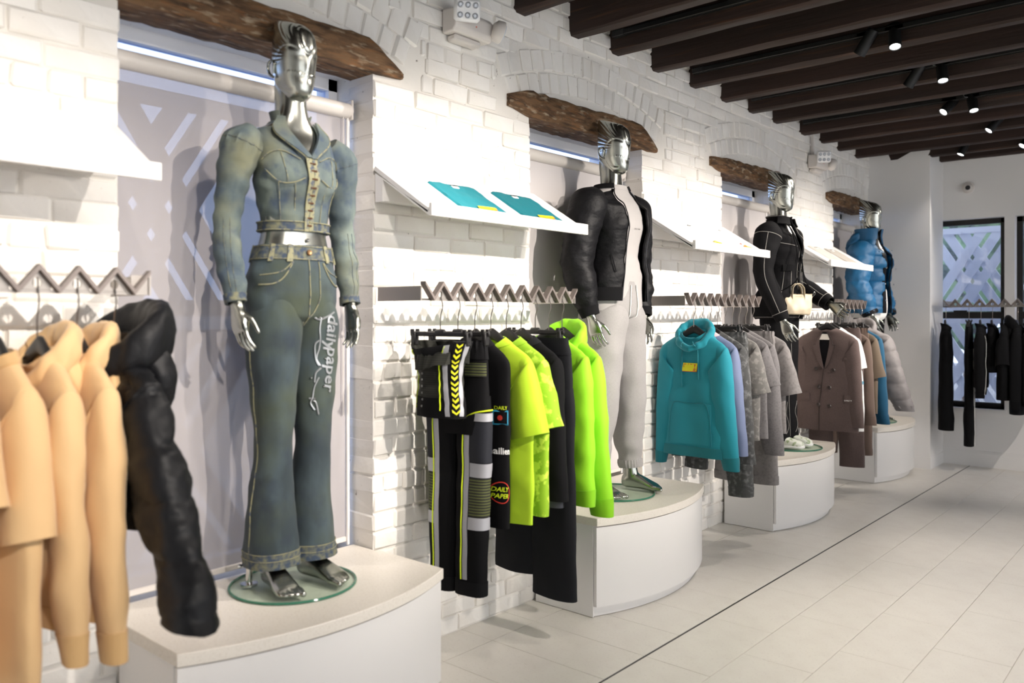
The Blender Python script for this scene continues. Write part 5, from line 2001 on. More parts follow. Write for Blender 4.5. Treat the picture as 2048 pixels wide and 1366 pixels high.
def foot_mesh():
    """left foot: ankle above origin, toes to -y, sole at z=0"""
    if _foot:
        return _foot[0]
    mb = MB()
    s = loft([(0, .055, .036, .024, 0, 0, 0, 0, .030, 2.2), (0, .035, .040, .033, 0, 0, 0, 0, .039, 2.3), (0, .0, .046, .034, 0, 0, 0, 0, .046, 2.3), (.002, -.05, .038, .036, 0, 0, 0, 0, .038, 2.4),
              (.004, -.10, .026, .043, 0, 0, 0, 0, .026, 2.5), (.004, -.135, .018, .045, 0, 0, 0, 0, .018, 2.6), (.004, -.150, .013, .042, 0, 0, 0, 0, .012, 2.6)], 22, 26)
    V, F = s.mesh(cap0=True, cap1=True)
    mb.add(V, F)
    an = loft([(0, .012, .18, .032, 0, 0, 0, .038, 0, 2), (0, .010, .12, .031, 0, 0, 0, .038, 0, 2), (0, .004, .06, .034, 0, 0, 0, .046, 0, 2), (0, .0, .03, .032, 0, 0, 0, .045, 0, 2)], 22, 18)
    V, F = an.mesh(cap0=True, cap1=True)
    mb.add(V, F)
    for k, (x, r, l) in enumerate(((-.030, .0135, .052), (-.010, .0098, .046), (.008, .0092, .040), (.024, .0086, .033), (.037, .0080, .025))):
        mb.tube([(x, -.130, .014), (x * 1.02, -.130 - l * .5, .016), (x * 1.03, -.130 - l, .011)], [r, r, r * .82], 10)
        mb.ball((x * 1.03, -.130 - l, .011), (r * .9, r * .9, r * .85), 10, 6)
    _foot.append(remeshed(mb, .0045, 4))
    return _foot[0]


def head_mesh():
    """stylised tall head: flat crest swept back, engraved lines, smooth face. chin z=0, crest top z=.295, face to -y"""
    nu, nv = 128, 150
    #      z      front   back   halfwidth power
    keys = [(-.012, -.040, .015, .018, 2.0), (-.004, -.070, .030, .034, 2.1), (.010, -.086, .048, .043, 2.2), (.035, -.092, .066, .053, 2.3), (.070, -.092, .080, .062, 2.3), (.105, -.096, .088, .067, 2.3), (.135, -.100, .090, .070, 2.3),
            (.165, -.103, .091, .071, 2.3), (.195, -.098, .092, .069, 2.3), (.225, -.090, .093, .064, 2.3), (.245, -.076, .094, .059, 2.3), (.260, -.058, .0945, .053, 2.3), (.271, -.034, .095, .046, 2.3), (.280, -.004, .095, .038, 2.3), (.288, .034, .095, .028, 2.3), (.294, .074, .095, .012, 2.2)]
    K = cr(keys, nv)
    a = np.arange(nu) / nu * TAU
    ca, sa = np.cos(a)[None], np.sin(a)[None]
    z, f, b, w_, p = [K[:, i][:, None] for i in range(5)]
    e = 2 / p
    xx = np.sign(ca) * np.abs(ca) ** e
    yy = np.sign(sa) * np.abs(sa) ** e
    cy, hy = (f + b) / 2, (b - f) / 2
    # blunt flat back ridge: narrower behind
    wid = w_ * (1 - .22 * np.clip(yy, 0, 1) ** 1.5)
    P = np.stack([wid * xx + 0 * z, cy + hy * yy, z + 0 * xx], -1)
    # top slopes: crest is highest at the back edge
    P[..., 2] += .012 * np.clip((P[..., 1]) / .095, -1, 1) * np.clip((z - .22) / .07, 0, 1)
    s = Surf(P)
    X, Y, Z = P[..., 0], P[..., 1], P[..., 2]
    # engraved hair lines fanning back from the brow
    ang = np.arctan2(Z - .120, Y + .125)
    rad = np.hypot(Z - .120, Y + .125)
    hair = np.clip((rad - .085) / .02, 0, 1) * np.clip((Z - (.115 + .30 * np.clip(-Y - .02, 0, 1))) / .012, 0, 1)
    hair *= np.clip(np.abs(X) / .012, 0, 1)
    ln = np.abs(np.sin(ang * 27 + .6 * np.sin(rad * 22)))
    d = -.0019 * hair * (1 - np.clip(ln / .62, 0, 1) ** 2)
    bead = np.clip(np.sin(rad * 520), 0, 1) * (np.abs(np.sin(ang * 19 * .5)) > .97)
    # petal on the forehead
    q = np.sqrt((X / .030) ** 2 + ((Z - .212) / .066) ** 2)
    fr = np.clip((-Y - .02) / .02, 0, 1)
    d += fr * (-.0032 * np.exp(-((q - 1) / .10) ** 2) + .004 * np.clip(1 - q, 0, 1) ** .6)
    # nose ridge, eye hollows, mask line, cheek contour
    face = np.clip((-Y - .03) / .03, 0, 1)
    d += face * .007 * np.exp(-(X / .010) ** 2) * np.exp(-((Z - .098) / .034) ** 2)
    d += face * -.0022 * np.exp(-((np.abs(X) - .030) / .016) ** 2) * np.exp(-((Z - .138) / .014) ** 2)
    d += face * .0022 * np.exp(-((Z - .068 - .25 * np.abs(X)) / .0035) ** 2) * (.5 + .5 * np.sign(np.sin(X * 900)))
    d += face * .0008 * np.exp(-(X / .020) ** 2) * np.exp(-((Z - .045) / .010) ** 2)
    cheek = np.hypot((Y + .055) / .062, (Z - .095) / .075)
    d += -.0026 * np.exp(-((cheek - 1) / .07) ** 2) * np.clip((np.abs(X) - .035) / .01, 0, 1) * np.clip((.02 - Y) / .02, 0, 1)
    s.push(d)
    V, F = s.mesh(cap0=True, cap1=True)
    mb = MB().add(V, F)
    for sx in (-1, 1):
        ear = [(sx * .0655, .020, .075), (sx * .072, .034, .085), (sx * .0745, .042, .105), (sx * .0735, .040, .125), (sx * .070, .026, .134), (sx * .068, .014, .124), (sx * .0675, .016, .105), (sx * .0655, .020, .088)]
        mb.tube([Vector(q) for q in cr(ear, 26)], .0052, 8)
    return mb.V, mb.F


HEAD_VF = head_mesh()


class Pose:
    def __init__(self, male=False, arms=None, legs=None, hands=('relaxed', 'relaxed'), head_turn=0.0):
        k = 1.12 if male else 1.0
        self.male = male
        self.torso = [(.89, .050, .050, .012), (.95, .150, .104, .014), (1.02, .164, .112, .016), (1.10, .156, .104, .010), (1.18, .134 * k, .090 * k, .002), (1.26, .116 * k, .080 * k, -.002), (1.34, .126 * k, .086 * k, -.004),
                      (1.43, .140 * k, .100 * k, -.010), (1.50, .146 * k, .096 * k, -.004), (1.565, .152 * k, .080 * k, .006), (1.605, .135 * k, .064, .010), (1.635, .088, .058, .012), (1.665, .060, .057, .014), (1.71, .052, .058, .018), (1.77, .050, .060, .024), (1.83, .047, .058, .026)]
        self.arms = arms or [[(-.150, .01, 1.59), (-.195, .012, 1.545), (-.222, .028, 1.40), (-.235, .036, 1.28), (-.238, .015, 1.14), (-.232, -.02, 1.0)],
                             [(.150, .01, 1.59), (.195, .012, 1.545), (.222, .028, 1.40), (.235, .036, 1.28), (.238, .015, 1.14), (.232, -.02, 1.0)]]
        kk = 1.1 if male else 1.0
        self.arad = [.045, .056 * kk, .046 * kk, .038 * kk, .038 * kk, .025]
        self.legs = legs or [[(-.075, .010, .95), (-.080, .005, .80), (-.082, .0, .50), (-.080, .018, .32), (-.078, .014, .14)], [(.075, .010, .95), (.080, .005, .80), (.082, .0, .50), (.080, .018, .32), (.078, .014, .14)]]
        self.lrad = [.085, .082, .056, .056, .033]
        self.hands = hands
        self.turn = head_turn


def torso_surf(po, off=0.0, z0=None, z1=None, nu=64, nv=60, extra=None):
    keys = []
    zs = [t[0] for t in po.torso]
    T = np.array(po.torso)
    z0 = zs[0] if z0 is None else z0
    z1 = zs[-1] if z1 is None else z1
    n = 22
    for z in np.linspace(z0, z1, n):
        a, b, cy = [np.interp(z, T[:, 0], T[:, i]) for i in (1, 2, 3)]
        o = off(z) if callable(off) else off
        oa, ob = o if isinstance(o, tuple) else (o, o)
        keys.append(zr(z, a + oa, b + ob, 2.3, cy=cy))
    return loft(keys, nu, nv)


def orient(V, origin, direction, mirror):
    """turn a hand modelled hanging to -z so that it points along direction"""
    d = Vector(direction).normalized()
    q = Vector((0, 0, -1)).rotation_difference(d)
    out = []
    for v in V:
        x = Vector((-v[0] if mirror else v[0], v[1], v[2]))
        out.append(tuple(q @ x + Vector(origin)))
    return out


def mannequin_body(po, bare_feet=True):
    mb = MB()
    s = torso_surf(po, 0, nu=48, nv=70)
    mb.add(*s.mesh(cap0=True, cap1=True))
    c, sn = math.cos(po.turn), math.sin(po.turn)
    mb.add([(x * c - y * sn, x * sn + y * c + .004, z + 1.733) for x, y, z in HEAD_VF[0]], HEAD_VF[1])
    for k, (arm, hd) in enumerate(zip(po.arms, po.hands)):
        a = limb(arm, [(r, r) for r in po.arad], 24, 40)
        mb.add(*a.mesh(cap0=True))
        d = Vector(arm[-1]) - Vector(arm[-2])
        V, F = hand_mesh(hd)
        mb.add(orient(V, Vector(arm[-1]) + d.normalized() * .012, d + Vector((0, 0, -.01)), k == 0), F)
    for k, leg in enumerate(po.legs):
        a = limb(leg, [(r, r) for r in po.lrad], 24, 40)
        mb.add(*a.mesh(cap0=True))
        if bare_feet:
            V, F = foot_mesh()
            e = leg[-1]
            yw = math.radians(8 if k else -8)
            cy_, sy_ = math.cos(yw), math.sin(yw)
            mb.add([((-v[0] if k == 0 else v[0]) * cy_ - v[1] * sy_ + e[0], (-v[0] if k == 0 else v[0]) * sy_ + v[1] * cy_ + e[1] - .008, v[2] + e[2] - .14) for v in V], F)
    return mb.V, mb.F


def mannequin(label, loc, po, rotz=PI / 2, bare_feet=True, rod=True, disc_off=(0, 0)):
    root = thing('mannequin', label, 'mannequin', loc, rotz, group='silver mannequins on the plinths')
    part('body', mannequin_body(po, bare_feet), M_SILVER, root, angle=50)
    d = MB().lathe([(.001, .0), (.216, .0), (.222, .002), (.222, .008), (.219, .010), (.001, .010)], 64, (disc_off[0], disc_off[1], -.0115))
    gb = d.build('glass_base', disc_glass(), root)
    MB().tube([(disc_off[0] + .2205 * math.cos(q), disc_off[1] + .2205 * math.sin(q), -.0065) for q in np.linspace(0, TAU, 73)], .0046, 8).build('green_edge', mat('glass_edge', '#3f8068', .1, alpha=.8), gb)
    if rod:
        x = po.legs[0][-1][0] - .055
        y = .075
        MB().lathe([(.001, 0), (.030, 0), (.030, .008), (.012, .010), (.012, .10), (.001, .10)], 18, (x, y, -.001)).tube([(x, y, .1), (x + .02, y - .02, .32)], .008, 8).build('support_rod', M_CHROME, root)
        MB().tube([(x, y, .075), (x - .035, y, .075)], .005, 8).ball((x - .037, y, .075), .008, 8, 6).build('set_screw', M_CHROME, root)
    return root


def arm_surf(po, k, off, v0=0, v1=1.0, nu=36, nv=56, shrink=None):
    """sleeve round an arm: off = list of extra radius for each key point"""
    arm = po.arms[k]
    pts = [Vector(p) for p in arm]
    return limb(arm, [(r + o, r + o) for r, o in zip(po.arad, off)], nu, nv)


def leg_surf(po, k, wd, nu=40, nv=70, z_end=None, top=None):
    """trouser leg: wd = list of (half width, half depth) at key points of the leg path"""
    leg = [tuple(p) for p in po.legs[k]]
    if z_end is not None:
        leg = leg[:-1] + [(leg[-1][0], leg[-1][1], z_end)]
    leg = [(leg[0][0] * .92, leg[0][1], 1.05)] + leg
    wd = [(wd[0][0] * .62, wd[0][1] * .72)] + list(wd)
    return limb(leg, wd, nu, nv, p=2.2)


def jacket_open(po, offs, z0, z1, gap, nu=90, nv=64, seed=1, fold=.004, fx=5.0, quilt=None, wr=.003, flare=None):
    """open-fronted jacket torso; gap(t) is the half opening as a fraction of the turn, t = 0 hem .. 1 neck"""
    s = torso_surf(po, offs, z0, z1, 120, nv)
    G = []
    for j in range(nv):
        t = j / (nv - 1)
        g_ = gap(t)
        G.append([s.at(u, t) for u in np.linspace(.75 + g_, 1.75 - g_, nu)])
    q = Surf(np.array(G), closed=False)
    d = fold * wob(q.P, seed, (fx, fx, 1.5)) + wr * wob(q.P, seed + 1, (4, 4, 5), ridged=True)
    if quilt:
        ph = q.P[..., 2] / quilt[0]
        d += quilt[1] * (np.abs(np.sin(ph * PI)) ** .32 - .7) + quilt[1] * .12 * wob(q.P, seed + 4, (5, 5, 12), ridged=True)
    q.push(d)
    return q


def buttons(root, s, uvs, r, m, name='button', off=.002):
    for u, v in uvs:
        p = s.at(u, v, off)
        nn = s.at(u, v, 1.0) - s.at(u, v, 0)
        MB().lathe([(.001, 0), (r, 0), (r, .003), (r * .75, .005), (.001, .004)], 14, tuple(p), tuple(nn)).build(name, m, root)


PLZ = SILL + .0118


# ------------------------------------------------------------------ nearest mannequin: denim
def denim_mannequin():
    po = Pose()
    root = mannequin('silver mannequin in a cropped denim jacket and flared jeans', (0.125, 1.715, PLZ), po, PI / 2 - .04)
    # jeans
    hips = torso_surf(po, lambda z: .010 if z > .965 else (.030 - (.965 - z) * .3 - .02, .03 - (.965 - z) * .2 - .02), .87, 1.205, 80, 46)
    hips.push(.0022 * wob(hips.P, 3, (6, 6, 8), ridged=True))
    j = part('jeans', hips.mesh(lip1=.03), C_JEAN, root)
    legs = []
    for k in (0, 1):
        a = leg_surf(po, k, [(.091, .116), (.091, .098), (.066, .070), (.078, .080), (.096, .100)], z_end=.078)
        Vs = np.linspace(0, 1, a.P.shape[0])[:, None]
        a.push((.0030 * wob(a.P, 30 + k, (4, 4, 5), ridged=True) + .004 * wob(a.P, 33 + k, (6, 6, .7)) * Vs) * np.clip(Vs * 5, 0, 1))
        part('jeans_leg', a.mesh(lip1=.06), C_JEAN, j)
        part('hem_band', band(a, .945, 1.0, .002, 48, 4), C_NAVY, j)
        part('hem_stitching', joined(*[seam(a, [(q, v) for q in np.linspace(0, 1, 14)], .0016, .003, 5, 3) for v in (.947, .97)]), C_STITCH, j)
        part('side_seam', seam(a, [(.0 if k == 0 else .5, v) for v in np.linspace(.12, .95, 10)], .0022, .001), C_STITCH, j)
        legs.append(a)
    wb = part('waistband', band(hips, .86, .995, .003, 80, 4), C_NAVY, j)
    part('waist_stitching', joined(*[seam(hips, [(q, v) for q in np.linspace(0, 1, 16)], .0017, .004, 5, 3) for v in (.868, .985)]), C_STITCH, j)
    for u in (.60, .68, .83, .92, .25, .40, .10):
        part('belt_loop', patch(hips, u - .011, u + .011, .84, 1.0, .008, 3, 6), C_STITCH, j)
    for sgn in (-1, 1):
        part('pocket_seam', joined(seam(hips, [(.75 + sgn * .055, .84), (.75 + sgn * .085, .70), (.75 + sgn * .125, .64), (.75 + sgn * .19, .63)], .0026, .002),
                                   seam(hips, [(.75 + sgn * .058, .84), (.75 + sgn * .10, .745), (.75 + sgn * .19, .715)], .0020, .002)), C_STITCH, j)
    part('fly_seam', joined(seam(hips, [(.75, .86), (.752, .5), (.75, .2)], .0022, .002), seam(hips, [(.785, .85), (.782, .5), (.752, .33)], .0018, .002)), C_STITCH, j)
    buttons(j, hips, [(.75, .93)], .010, mat('brass_button', '#8a6a4a', .35, metal=.8), 'waist_button', .006)
    # silver lettering and scrolls on the thigh
    l = legs[1]
    zv = lambda z: l.vz(z)
    part('thigh_lettering', decal(l, *text_shape('daily', .070, .016, .15), .735, zv(.895), .004, rot=-PI / 2 - .06, mirror=-1), C_SILVERPRINT, j, False)
    part('thigh_lettering', decal(l, *text_shape('paper', .070, .016, .15), .742, zv(.765), .004, rot=-PI / 2 - .06, mirror=-1), C_SILVERPRINT, j, False)
    sc = []
    for pts in ([(.70, .965), (.76, .955), (.80, .945), (.83, .955)], [(.79, .95), (.80, .91), (.795, .87), (.80, .84)], [(.80, .87), (.825, .85), (.82, .80), (.80, .78)], [(.80, .84), (.815, .80), (.79, .775)], [(.785, .77), (.82, .75), (.83, .72)],
                [(.80, .74), (.83, .70), (.845, .66)], [(.845, .66), (.86, .64), (.83, .615)], [(.84, .655), (.82, .645), (.80, .60)], [(.835, .66), (.87, .66)]):
        sc.append(seam(l, [(u, zv(z)) for u, z in pts], .0032, .002))
    part('thigh_scrolls', joined(*sc), C_SILVERPRINT, j)
    for u, z in ((.80, .955), (.78, .95), (.76, .80), (.765, .705), (.85, .74), (.83, .66)):
        MB().ball(tuple(l.at(u, zv(z), .004)), .004, 8, 5).build('rhinestone', M_CHROME, j)
    part('navel_stud', (lambda mb: (mb.V, mb.F))(MB().ball((0, -.092, 1.222), .007, 10, 6)), M_CHROME, root)
    # jacket
    g_ = lambda t: .0015 if t < .62 else .0015 + .105 * ((t - .62) / .38) ** 1.15
    off = lambda z: (.008 + .004 * (z > 1.4), .010 + .010 * math.exp(-((z - 1.435) / .05) ** 2))
    full = torso_surf(po, off, 1.252, 1.650, 100, 64)
    jk = jacket_open(po, off, 1.252, 1.650, g_, 100, 70, seed=41, fold=.002, fx=6, wr=.0042)
    jo = part('jacket', jk.shell(.005), C_DENIM, root)
    for k in (0, 1):
        a = arm_surf(po, k, [.0, .017, .013, .012, .013, .015])
        Vs = np.linspace(0, 1, a.P.shape[0])[:, None]
        U_ = np.arange(a.P.shape[1])[None, :] / a.P.shape[1]
        a.push(.0045 * np.sin(U_ * TAU * 13) * np.exp(-((Vs - .13) / .055) ** 2) + .0055 * wob(a.P, 50 + k, (3.5, 3.5, 7), ridged=True) * np.clip(Vs * 4, 0, 1))
        part('jacket_sleeve', a.mesh(lip1=.03, cap0=True), C_DENIM, jo)
        part('cuff_band', band(a, .955, 1.0, .003, 40, 3), C_NAVY, jo)
        uu = .80 if k == 0 else .70
        for du in (0, .07):
            part('sleeve_seam', seam(a, [(uu + du, v) for v in np.linspace(.55, .96, 8)], .0013, .0005), C_NAVY, jo)
        part('armhole_seam', seam(a, [(q, .13) for q in np.linspace(0, 1, 12)], .0016, .0005, 5, 4), C_NAVY, jo)
    part('hem_band', strip(full, lambda t: .7515, lambda t: 1.7485, 0.0, .085, .005, 70, 4), C_NAVY, jo)
    part('hem_stitching', joined(*[seam(full, [(q, v) for q in np.linspace(.752, 1.748, 20)], .002, .007, 5, 3) for v in (.008, .08)]), C_STITCH, jo)
    for sgn in (-1, 1):
        e = lambda t, w_=0.0: .75 + sgn * (g_(t) + w_)
        wid = lambda t: .012 + .055 * min(1, (t - .60) / .20) * (1 if t < .86 else 1 - .2 * (t - .86) / .14)
        part('lapel', strip(full, lambda t: e(t), lambda t: e(t, wid(t)), .605, 1.0, .010, 7, 22, .006), C_DENIM, jo)
        part('lapel_edge', seam(full, [(e(t, wid(t)), t) for t in np.linspace(.605, 1.0, 10)], .0028, .010), C_STITCH, jo)
        part('placket', strip(full, lambda t: e(t), lambda t: e(t, .016), .0, .62, .006, 3, 24), C_STITCH, jo)
        # bust cup and panel seams
        part('panel_seams', joined(seam(full, [(e(.60, .03), .60), (e(.60, .09), .66), (e(.6, .15), .64), (e(.6, .20), .58)], .0017, .001), seam(full, [(e(.40, .025), .44), (e(.4, .07), .395), (e(.4, .13), .40), (e(.4, .19), .50)], .0020, .001),
                                   seam(full, [(e(.3, .06), .39), (e(.3, .055), .2), (e(.3, .055), .08)], .0013, .001), seam(full, [(e(.3, .13), .40), (e(.3, .125), .2), (e(.3, .125), .08)], .0013, .001), seam(full, [(e(.5, .10), .65), (e(.5, .095), .5), (e(.5, .09), .40)], .0013, .001)), C_STITCH, jo)
    M_HK = mat('copper_hook', '#6b4a38', .4, metal=.7)
    for k in range(9):
        t = .05 + .064 * k
        p, q = full.at(.742, t, .009), full.at(.758, t, .009)
        MB().tube([tuple(p), tuple(q)], .0034, 6).build('hook_fastener', M_HK, jo)
    col = loft([(0, .020, 1.640, .070, 0, 0, 0, .052, .0, 2.1), (0, .020, 1.662, .074, 0, 0, 0, .056, 0, 2.1), (0, .020, 1.683, .079, 0, 0, 0, .062, 0, 2.1)], 60, 10)
    G = np.array([[col.at(u, v) for u in np.linspace(.75 + .16, 1.75 - .16, 40)] for v in np.linspace(0, 1, 10)])
    part('collar', Surf(G, closed=False).shell(.006), C_DENIM, jo)


# ------------------------------------------------------------------ bomber mannequin
def bomber_mannequin():
    arms = [[(-.155, .01, 1.60), (-.205, .012, 1.55), (-.262, .028, 1.38), (-.285, .036, 1.24), (-.275, .012, 1.10), (-.255, -.03, .955)],
            [(.155, .01, 1.60), (.205, .012, 1.55), (.262, .028, 1.38), (.285, .036, 1.24), (.275, .012, 1.10), (.255, -.03, .955)]]
    legs = [[(-.085, .010, .95), (-.105, .005, .80), (-.120, .0, .50), (-.125, .018, .32), (-.125, .03, .14)], [(.085, .010, .95), (.105, .005, .80), (.130, -.01, .50), (.140, .0, .32), (.140, -.02, .14)]]
    po = Pose(True, arms, legs)
    root = mannequin('silver mannequin in a black bomber jacket and grey joggers', (0.14, 3.745, PLZ), po, PI / 2, rod=False)
    tee = torso_surf(po, lambda z: (.020 + .02 * (z < 1.2), .018 + .012 * (z < 1.25)), .985, 1.662, 72, 60)
    tee.push(.004 * wob(tee.P, 5, (5, 5, 1)) * np.clip(1 - np.linspace(0, 1, 60)[:, None], .1, 1))
    part('t_shirt', tee.mesh(lip0=.03, lip1=.02), C_GREYT, root)
    part('neck_rib', band(tee, .955, 1.0, .002, 60, 4), C_GREYT, root)
    part('chest_lettering', decal(tee, *text_shape('DAILY PAPER', .010), .765, tee.vz(1.42), .004), C_BLACK, root, False)
    hips = torso_surf(po, lambda z: .030 if z > .96 else .030 - (.96 - z) * .8, .86, 1.14, 72, 34)
    hips.push(.003 * wob(hips.P, 6, (6, 6, 3)))
    jg = part('joggers', hips.mesh(lip1=.02), C_GREY, root)
    for k in (0, 1):
        a = leg_surf(po, k, [(.118, .142), (.118, .124), (.096, .100), (.086, .090), (.058, .062)], z_end=.115)
        Vs = np.linspace(0, 1, a.P.shape[0])[:, None]
        low = np.clip((Vs - .6) / .4, 0, 1)
        a.push((.004 * wob(a.P, 60 + k, (3.5, 3.5, 3), ridged=True) + .007 * low * wob(a.P, 63 + k, (3, 3, 12))) * np.clip(Vs * 5, 0, 1))
        part('jogger_leg', a.mesh(lip1=.03), C_GREY, jg)
        part('ankle_elastic', band(a, .955, 1.0, .001, 48, 4, ribs=1, rib_amp=.004), C_GREY, jg)
        part('pocket_seam', seam(hips, [(.985 if k else .515, .75), (.98 if k else .52, .4), (.96 if k else .54, .1)], .0025, .002), C_GREY2, jg)
    part('drawcord', joined(seam(hips, [(.765, .95), (.775, .6), (.77, .35)], .003, .004), seam(hips, [(.735, .95), (.728, .6), (.735, .4)], .003, .004)), C_WHITE, jg)
    off = lambda z: (.060 + .012 * math.exp(-((z - 1.2) / .12) ** 2), .062) if z < 1.56 else (.030, .030)
    gp = lambda t: .085 - .015 * math.sin(t * PI) + .045 * max(0, (t - .85) / .15)
    full = torso_surf(po, off, 1.035, 1.665, 120, 64)
    jk = jacket_open(po, off, 1.035, 1.665, gp, 110, 76, seed=66, fold=.006, fx=4, wr=.004)
    jo = part('bomber_jacket', jk.shell(.008), C_NYLON, root)
    part('hem_rib', strip(full, lambda t: .75 + gp(t), lambda t: 1.75 - gp(t), .0, .105, .004, 80, 5), C_BLACK2, jo)
    part('collar_rib', strip(full, lambda t: .75 + gp(t), lambda t: 1.75 - gp(t), .955, 1.0, .006, 60, 5), C_BLACK2, jo)
    for sgn in (-1, 1):
        part('zip_tape', seam(full, [(.75 + sgn * gp(t), t) for t in np.linspace(.0, .95, 12)], .0035, .002), mat('dark_zip', '#3a3a3c', .35, metal=.7), jo)
        part('pocket_zip', seam(full, [(.75 + sgn * .12, .22), (.75 + sgn * .15, .36)], .003, .006), C_LINING, jo)
    for k in (0, 1):
        a = arm_surf(po, k, [.012, .046, .050, .052, .046, .022], nu=44, nv=74)
        Vs = np.linspace(0, 1, a.P.shape[0])[:, None]
        a.push((.0055 * wob(a.P, 70 + k, (2.5, 2.5, 5), ridged=True) + .002 * wob(a.P, 74 + k, (7, 7, 9), ridged=True)) * np.clip((Vs - .08) * 4, 0, 1) * np.clip((1.02 - Vs) * 8, 0, 1))
        part('jacket_sleeve', a.mesh(lip1=.03, cap0=True), C_NYLON, jo)
        part('cuff_rib', band(a, .935, 1.0, .002, 48, 4, ribs=1, rib_amp=.002), C_BLACK2, jo)


# ------------------------------------------------------------------ mannequin with the bag
def bag_mannequin():
    arms = [[(-.150, .01, 1.60), (-.200, .008, 1.55), (-.250, .015, 1.38), (-.270, .005, 1.23), (-.262, -.055, 1.08), (-.235, -.115, .925)],
            [(.150, .01, 1.60), (.200, .012, 1.55), (.240, .018, 1.38), (.250, -.005, 1.24), (.235, -.15, 1.13), (.205, -.285, 1.045)]]
    po = Pose(False, arms, None, hands=('relaxed', 'open'))
    root = mannequin('silver mannequin in a black jacket with white stitching and beige bag', (0.18, 5.885, PLZ), po, PI / 2, bare_feet=False, rod=False, disc_off=(.03, -.06))
    hips = torso_surf(po, .016, .86, 1.2, 64, 30)
    tr = part('trousers', hips.mesh(lip1=.02), C_BLACK, root)
    for k in (0, 1):
        a = leg_surf(po, k, [(.100, .112), (.100, .102), (.090, .094), (.098, .100), (.108, .112)], z_end=.05)
        Vs = np.linspace(0, 1, a.P.shape[0])[:, None]
        a.push(.005 * wob(a.P, 80 + k, (4, 4, 2), ridged=True) * np.clip(Vs * 5, 0, 1))
        part('trouser_leg', a.mesh(lip1=.03), C_BLACK, tr)
        part('leg_stitching', joined(seam(a, [(.86, v) for v in np.linspace(.3, .98, 8)], .0014, .0005), seam(a, [(.60, v) for v in np.linspace(.3, .98, 8)], .0014, .0005), seam(a, [(.7, .72), (.76, .80), (.7, .88), (.78, .95)], .0014, .0005)), C_WSTITCH, tr)
        # chunky trainers
        e = po.legs[k][-1]
        sx = e[0]
        sh = loft([(sx, .075, .045, .034, 0, 0, 0, 0, .034, 2.3), (sx, .045, .055, .042, 0, 0, 0, 0, .048, 2.4), (sx, -.02, .052, .044, 0, 0, 0, 0, .045, 2.4), (sx, -.10, .040, .050, 0, 0, 0, 0, .032, 2.5), (sx, -.16, .034, .047, 0, 0, 0, 0, .026, 2.5), (sx, -.195, .028, .030, 0, 0, 0, 0, .018, 2.3)], 24, 26)
        part('trainer', sh.mesh(cap0=True, cap1=True), mat('white_trainer', '#dfe3d8', .5, mottle=(30, '#9fb08a', .55, .62, 2.0)), root)
        so = loft([(sx, .085, .012, .030, 0, 0, 0, 0, .013, 3), (sx, .05, .013, .046, 0, 0, 0, 0, .015, 3), (sx, -.10, .013, .054, 0, 0, 0, 0, .014, 3), (sx, -.185, .014, .042, 0, 0, 0, 0, .012, 3), (sx, -.205, .016, .02, 0, 0, 0, 0, .009, 3)], 20, 20)
        part('trainer_sole', so.mesh(cap0=True, cap1=True), C_WHITE, root)
    tee = torso_surf(po, .010, 1.1, 1.62, 48, 30)
    part('white_top', tee.mesh(), C_WHITE, root)
    off = lambda z: (.050 + .03 * max(0, (1.2 - z) / .3), .052 + .02 * max(0, (1.2 - z) / .3)) if z < 1.56 else (.036, .034)
    gp = lambda t: .012 + (.07 * ((t - .62) / .38) if t > .62 else 0)
    full = torso_surf(po, off, .93, 1.668, 120, 64)
    jk = jacket_open(po, off, .93, 1.668, gp, 100, 70, seed=86, fold=.005, fx=4, wr=.004)
    jo = part('jacket', jk.shell(.008), C_BLACK, root)
    for k in (0, 1):
        a = arm_surf(po, k, [.014, .042, .040, .036, .032, .034], nu=36, nv=56)
        Vs = np.linspace(0, 1, a.P.shape[0])[:, None]
        a.push(.006 * wob(a.P, 90 + k, (3, 3, 4), ridged=True) * np.clip(Vs * 4, 0, 1))
        part('jacket_sleeve', a.mesh(lip1=.04, cap0=True), C_BLACK, jo)
        part('sleeve_stitching', joined(seam(a, [(q, .16) for q in np.linspace(0, 1, 12)], .0017, .0005, 5, 4), seam(a, [(q, .93) for q in np.linspace(0, 1, 12)], .0014, .001, 5, 4), seam(a, [(.93, v) for v in np.linspace(.16, .93, 9)], .0014, .0005)), C_WSTITCH, jo)
    st = []
    for sgn in (-1, 1):
        e = lambda t, w_=0.0: .75 + sgn * (gp(t) + w_)
        st += [seam(full, [(e(t, .012), t) for t in np.linspace(.02, .95, 14)], .0013, .0015), seam(full, [(e(.5, .06), .52), (e(.5, .10), .50), (e(.5, .15), .52)], .0013, .002), seam(full, [(e(.5, .075), .50), (e(.5, .08), .3), (e(.5, .09), .12)], .0013, .002),
               seam(full, [(e(.5, .14), .50), (e(.5, .15), .3), (e(.5, .16), .12)], .0013, .002), seam(full, [(e(.7, .02), .70), (e(.7, .12), .72), (e(.7, .22), .74)], .0013, .0015)]
        part('collar', strip(full, lambda t: e(t, -.005), lambda t: e(t, .12), .90, 1.0, .020, 8, 8, .008), C_BLACK, jo)
        part('pocket_flap', strip(full, lambda t: e(t, .055), lambda t: e(t, .155), .47, .53, .008, 6, 4), C_BLACK, jo)
    st.append(seam(full, [(q, .03) for q in np.linspace(.77, 1.73, 14)], .0013, .0015, 5, 3))
    part('jacket_stitching', joined(*st), C_WSTITCH, jo)
    buttons(jo, full, [(.735, v) for v in (.12, .30, .46, .62)], .010, M_CHROME, 'snap_button', .008)
    buttons(jo, full, [(.50, .62)], .008, M_CHROME, 'snap_button', .008)
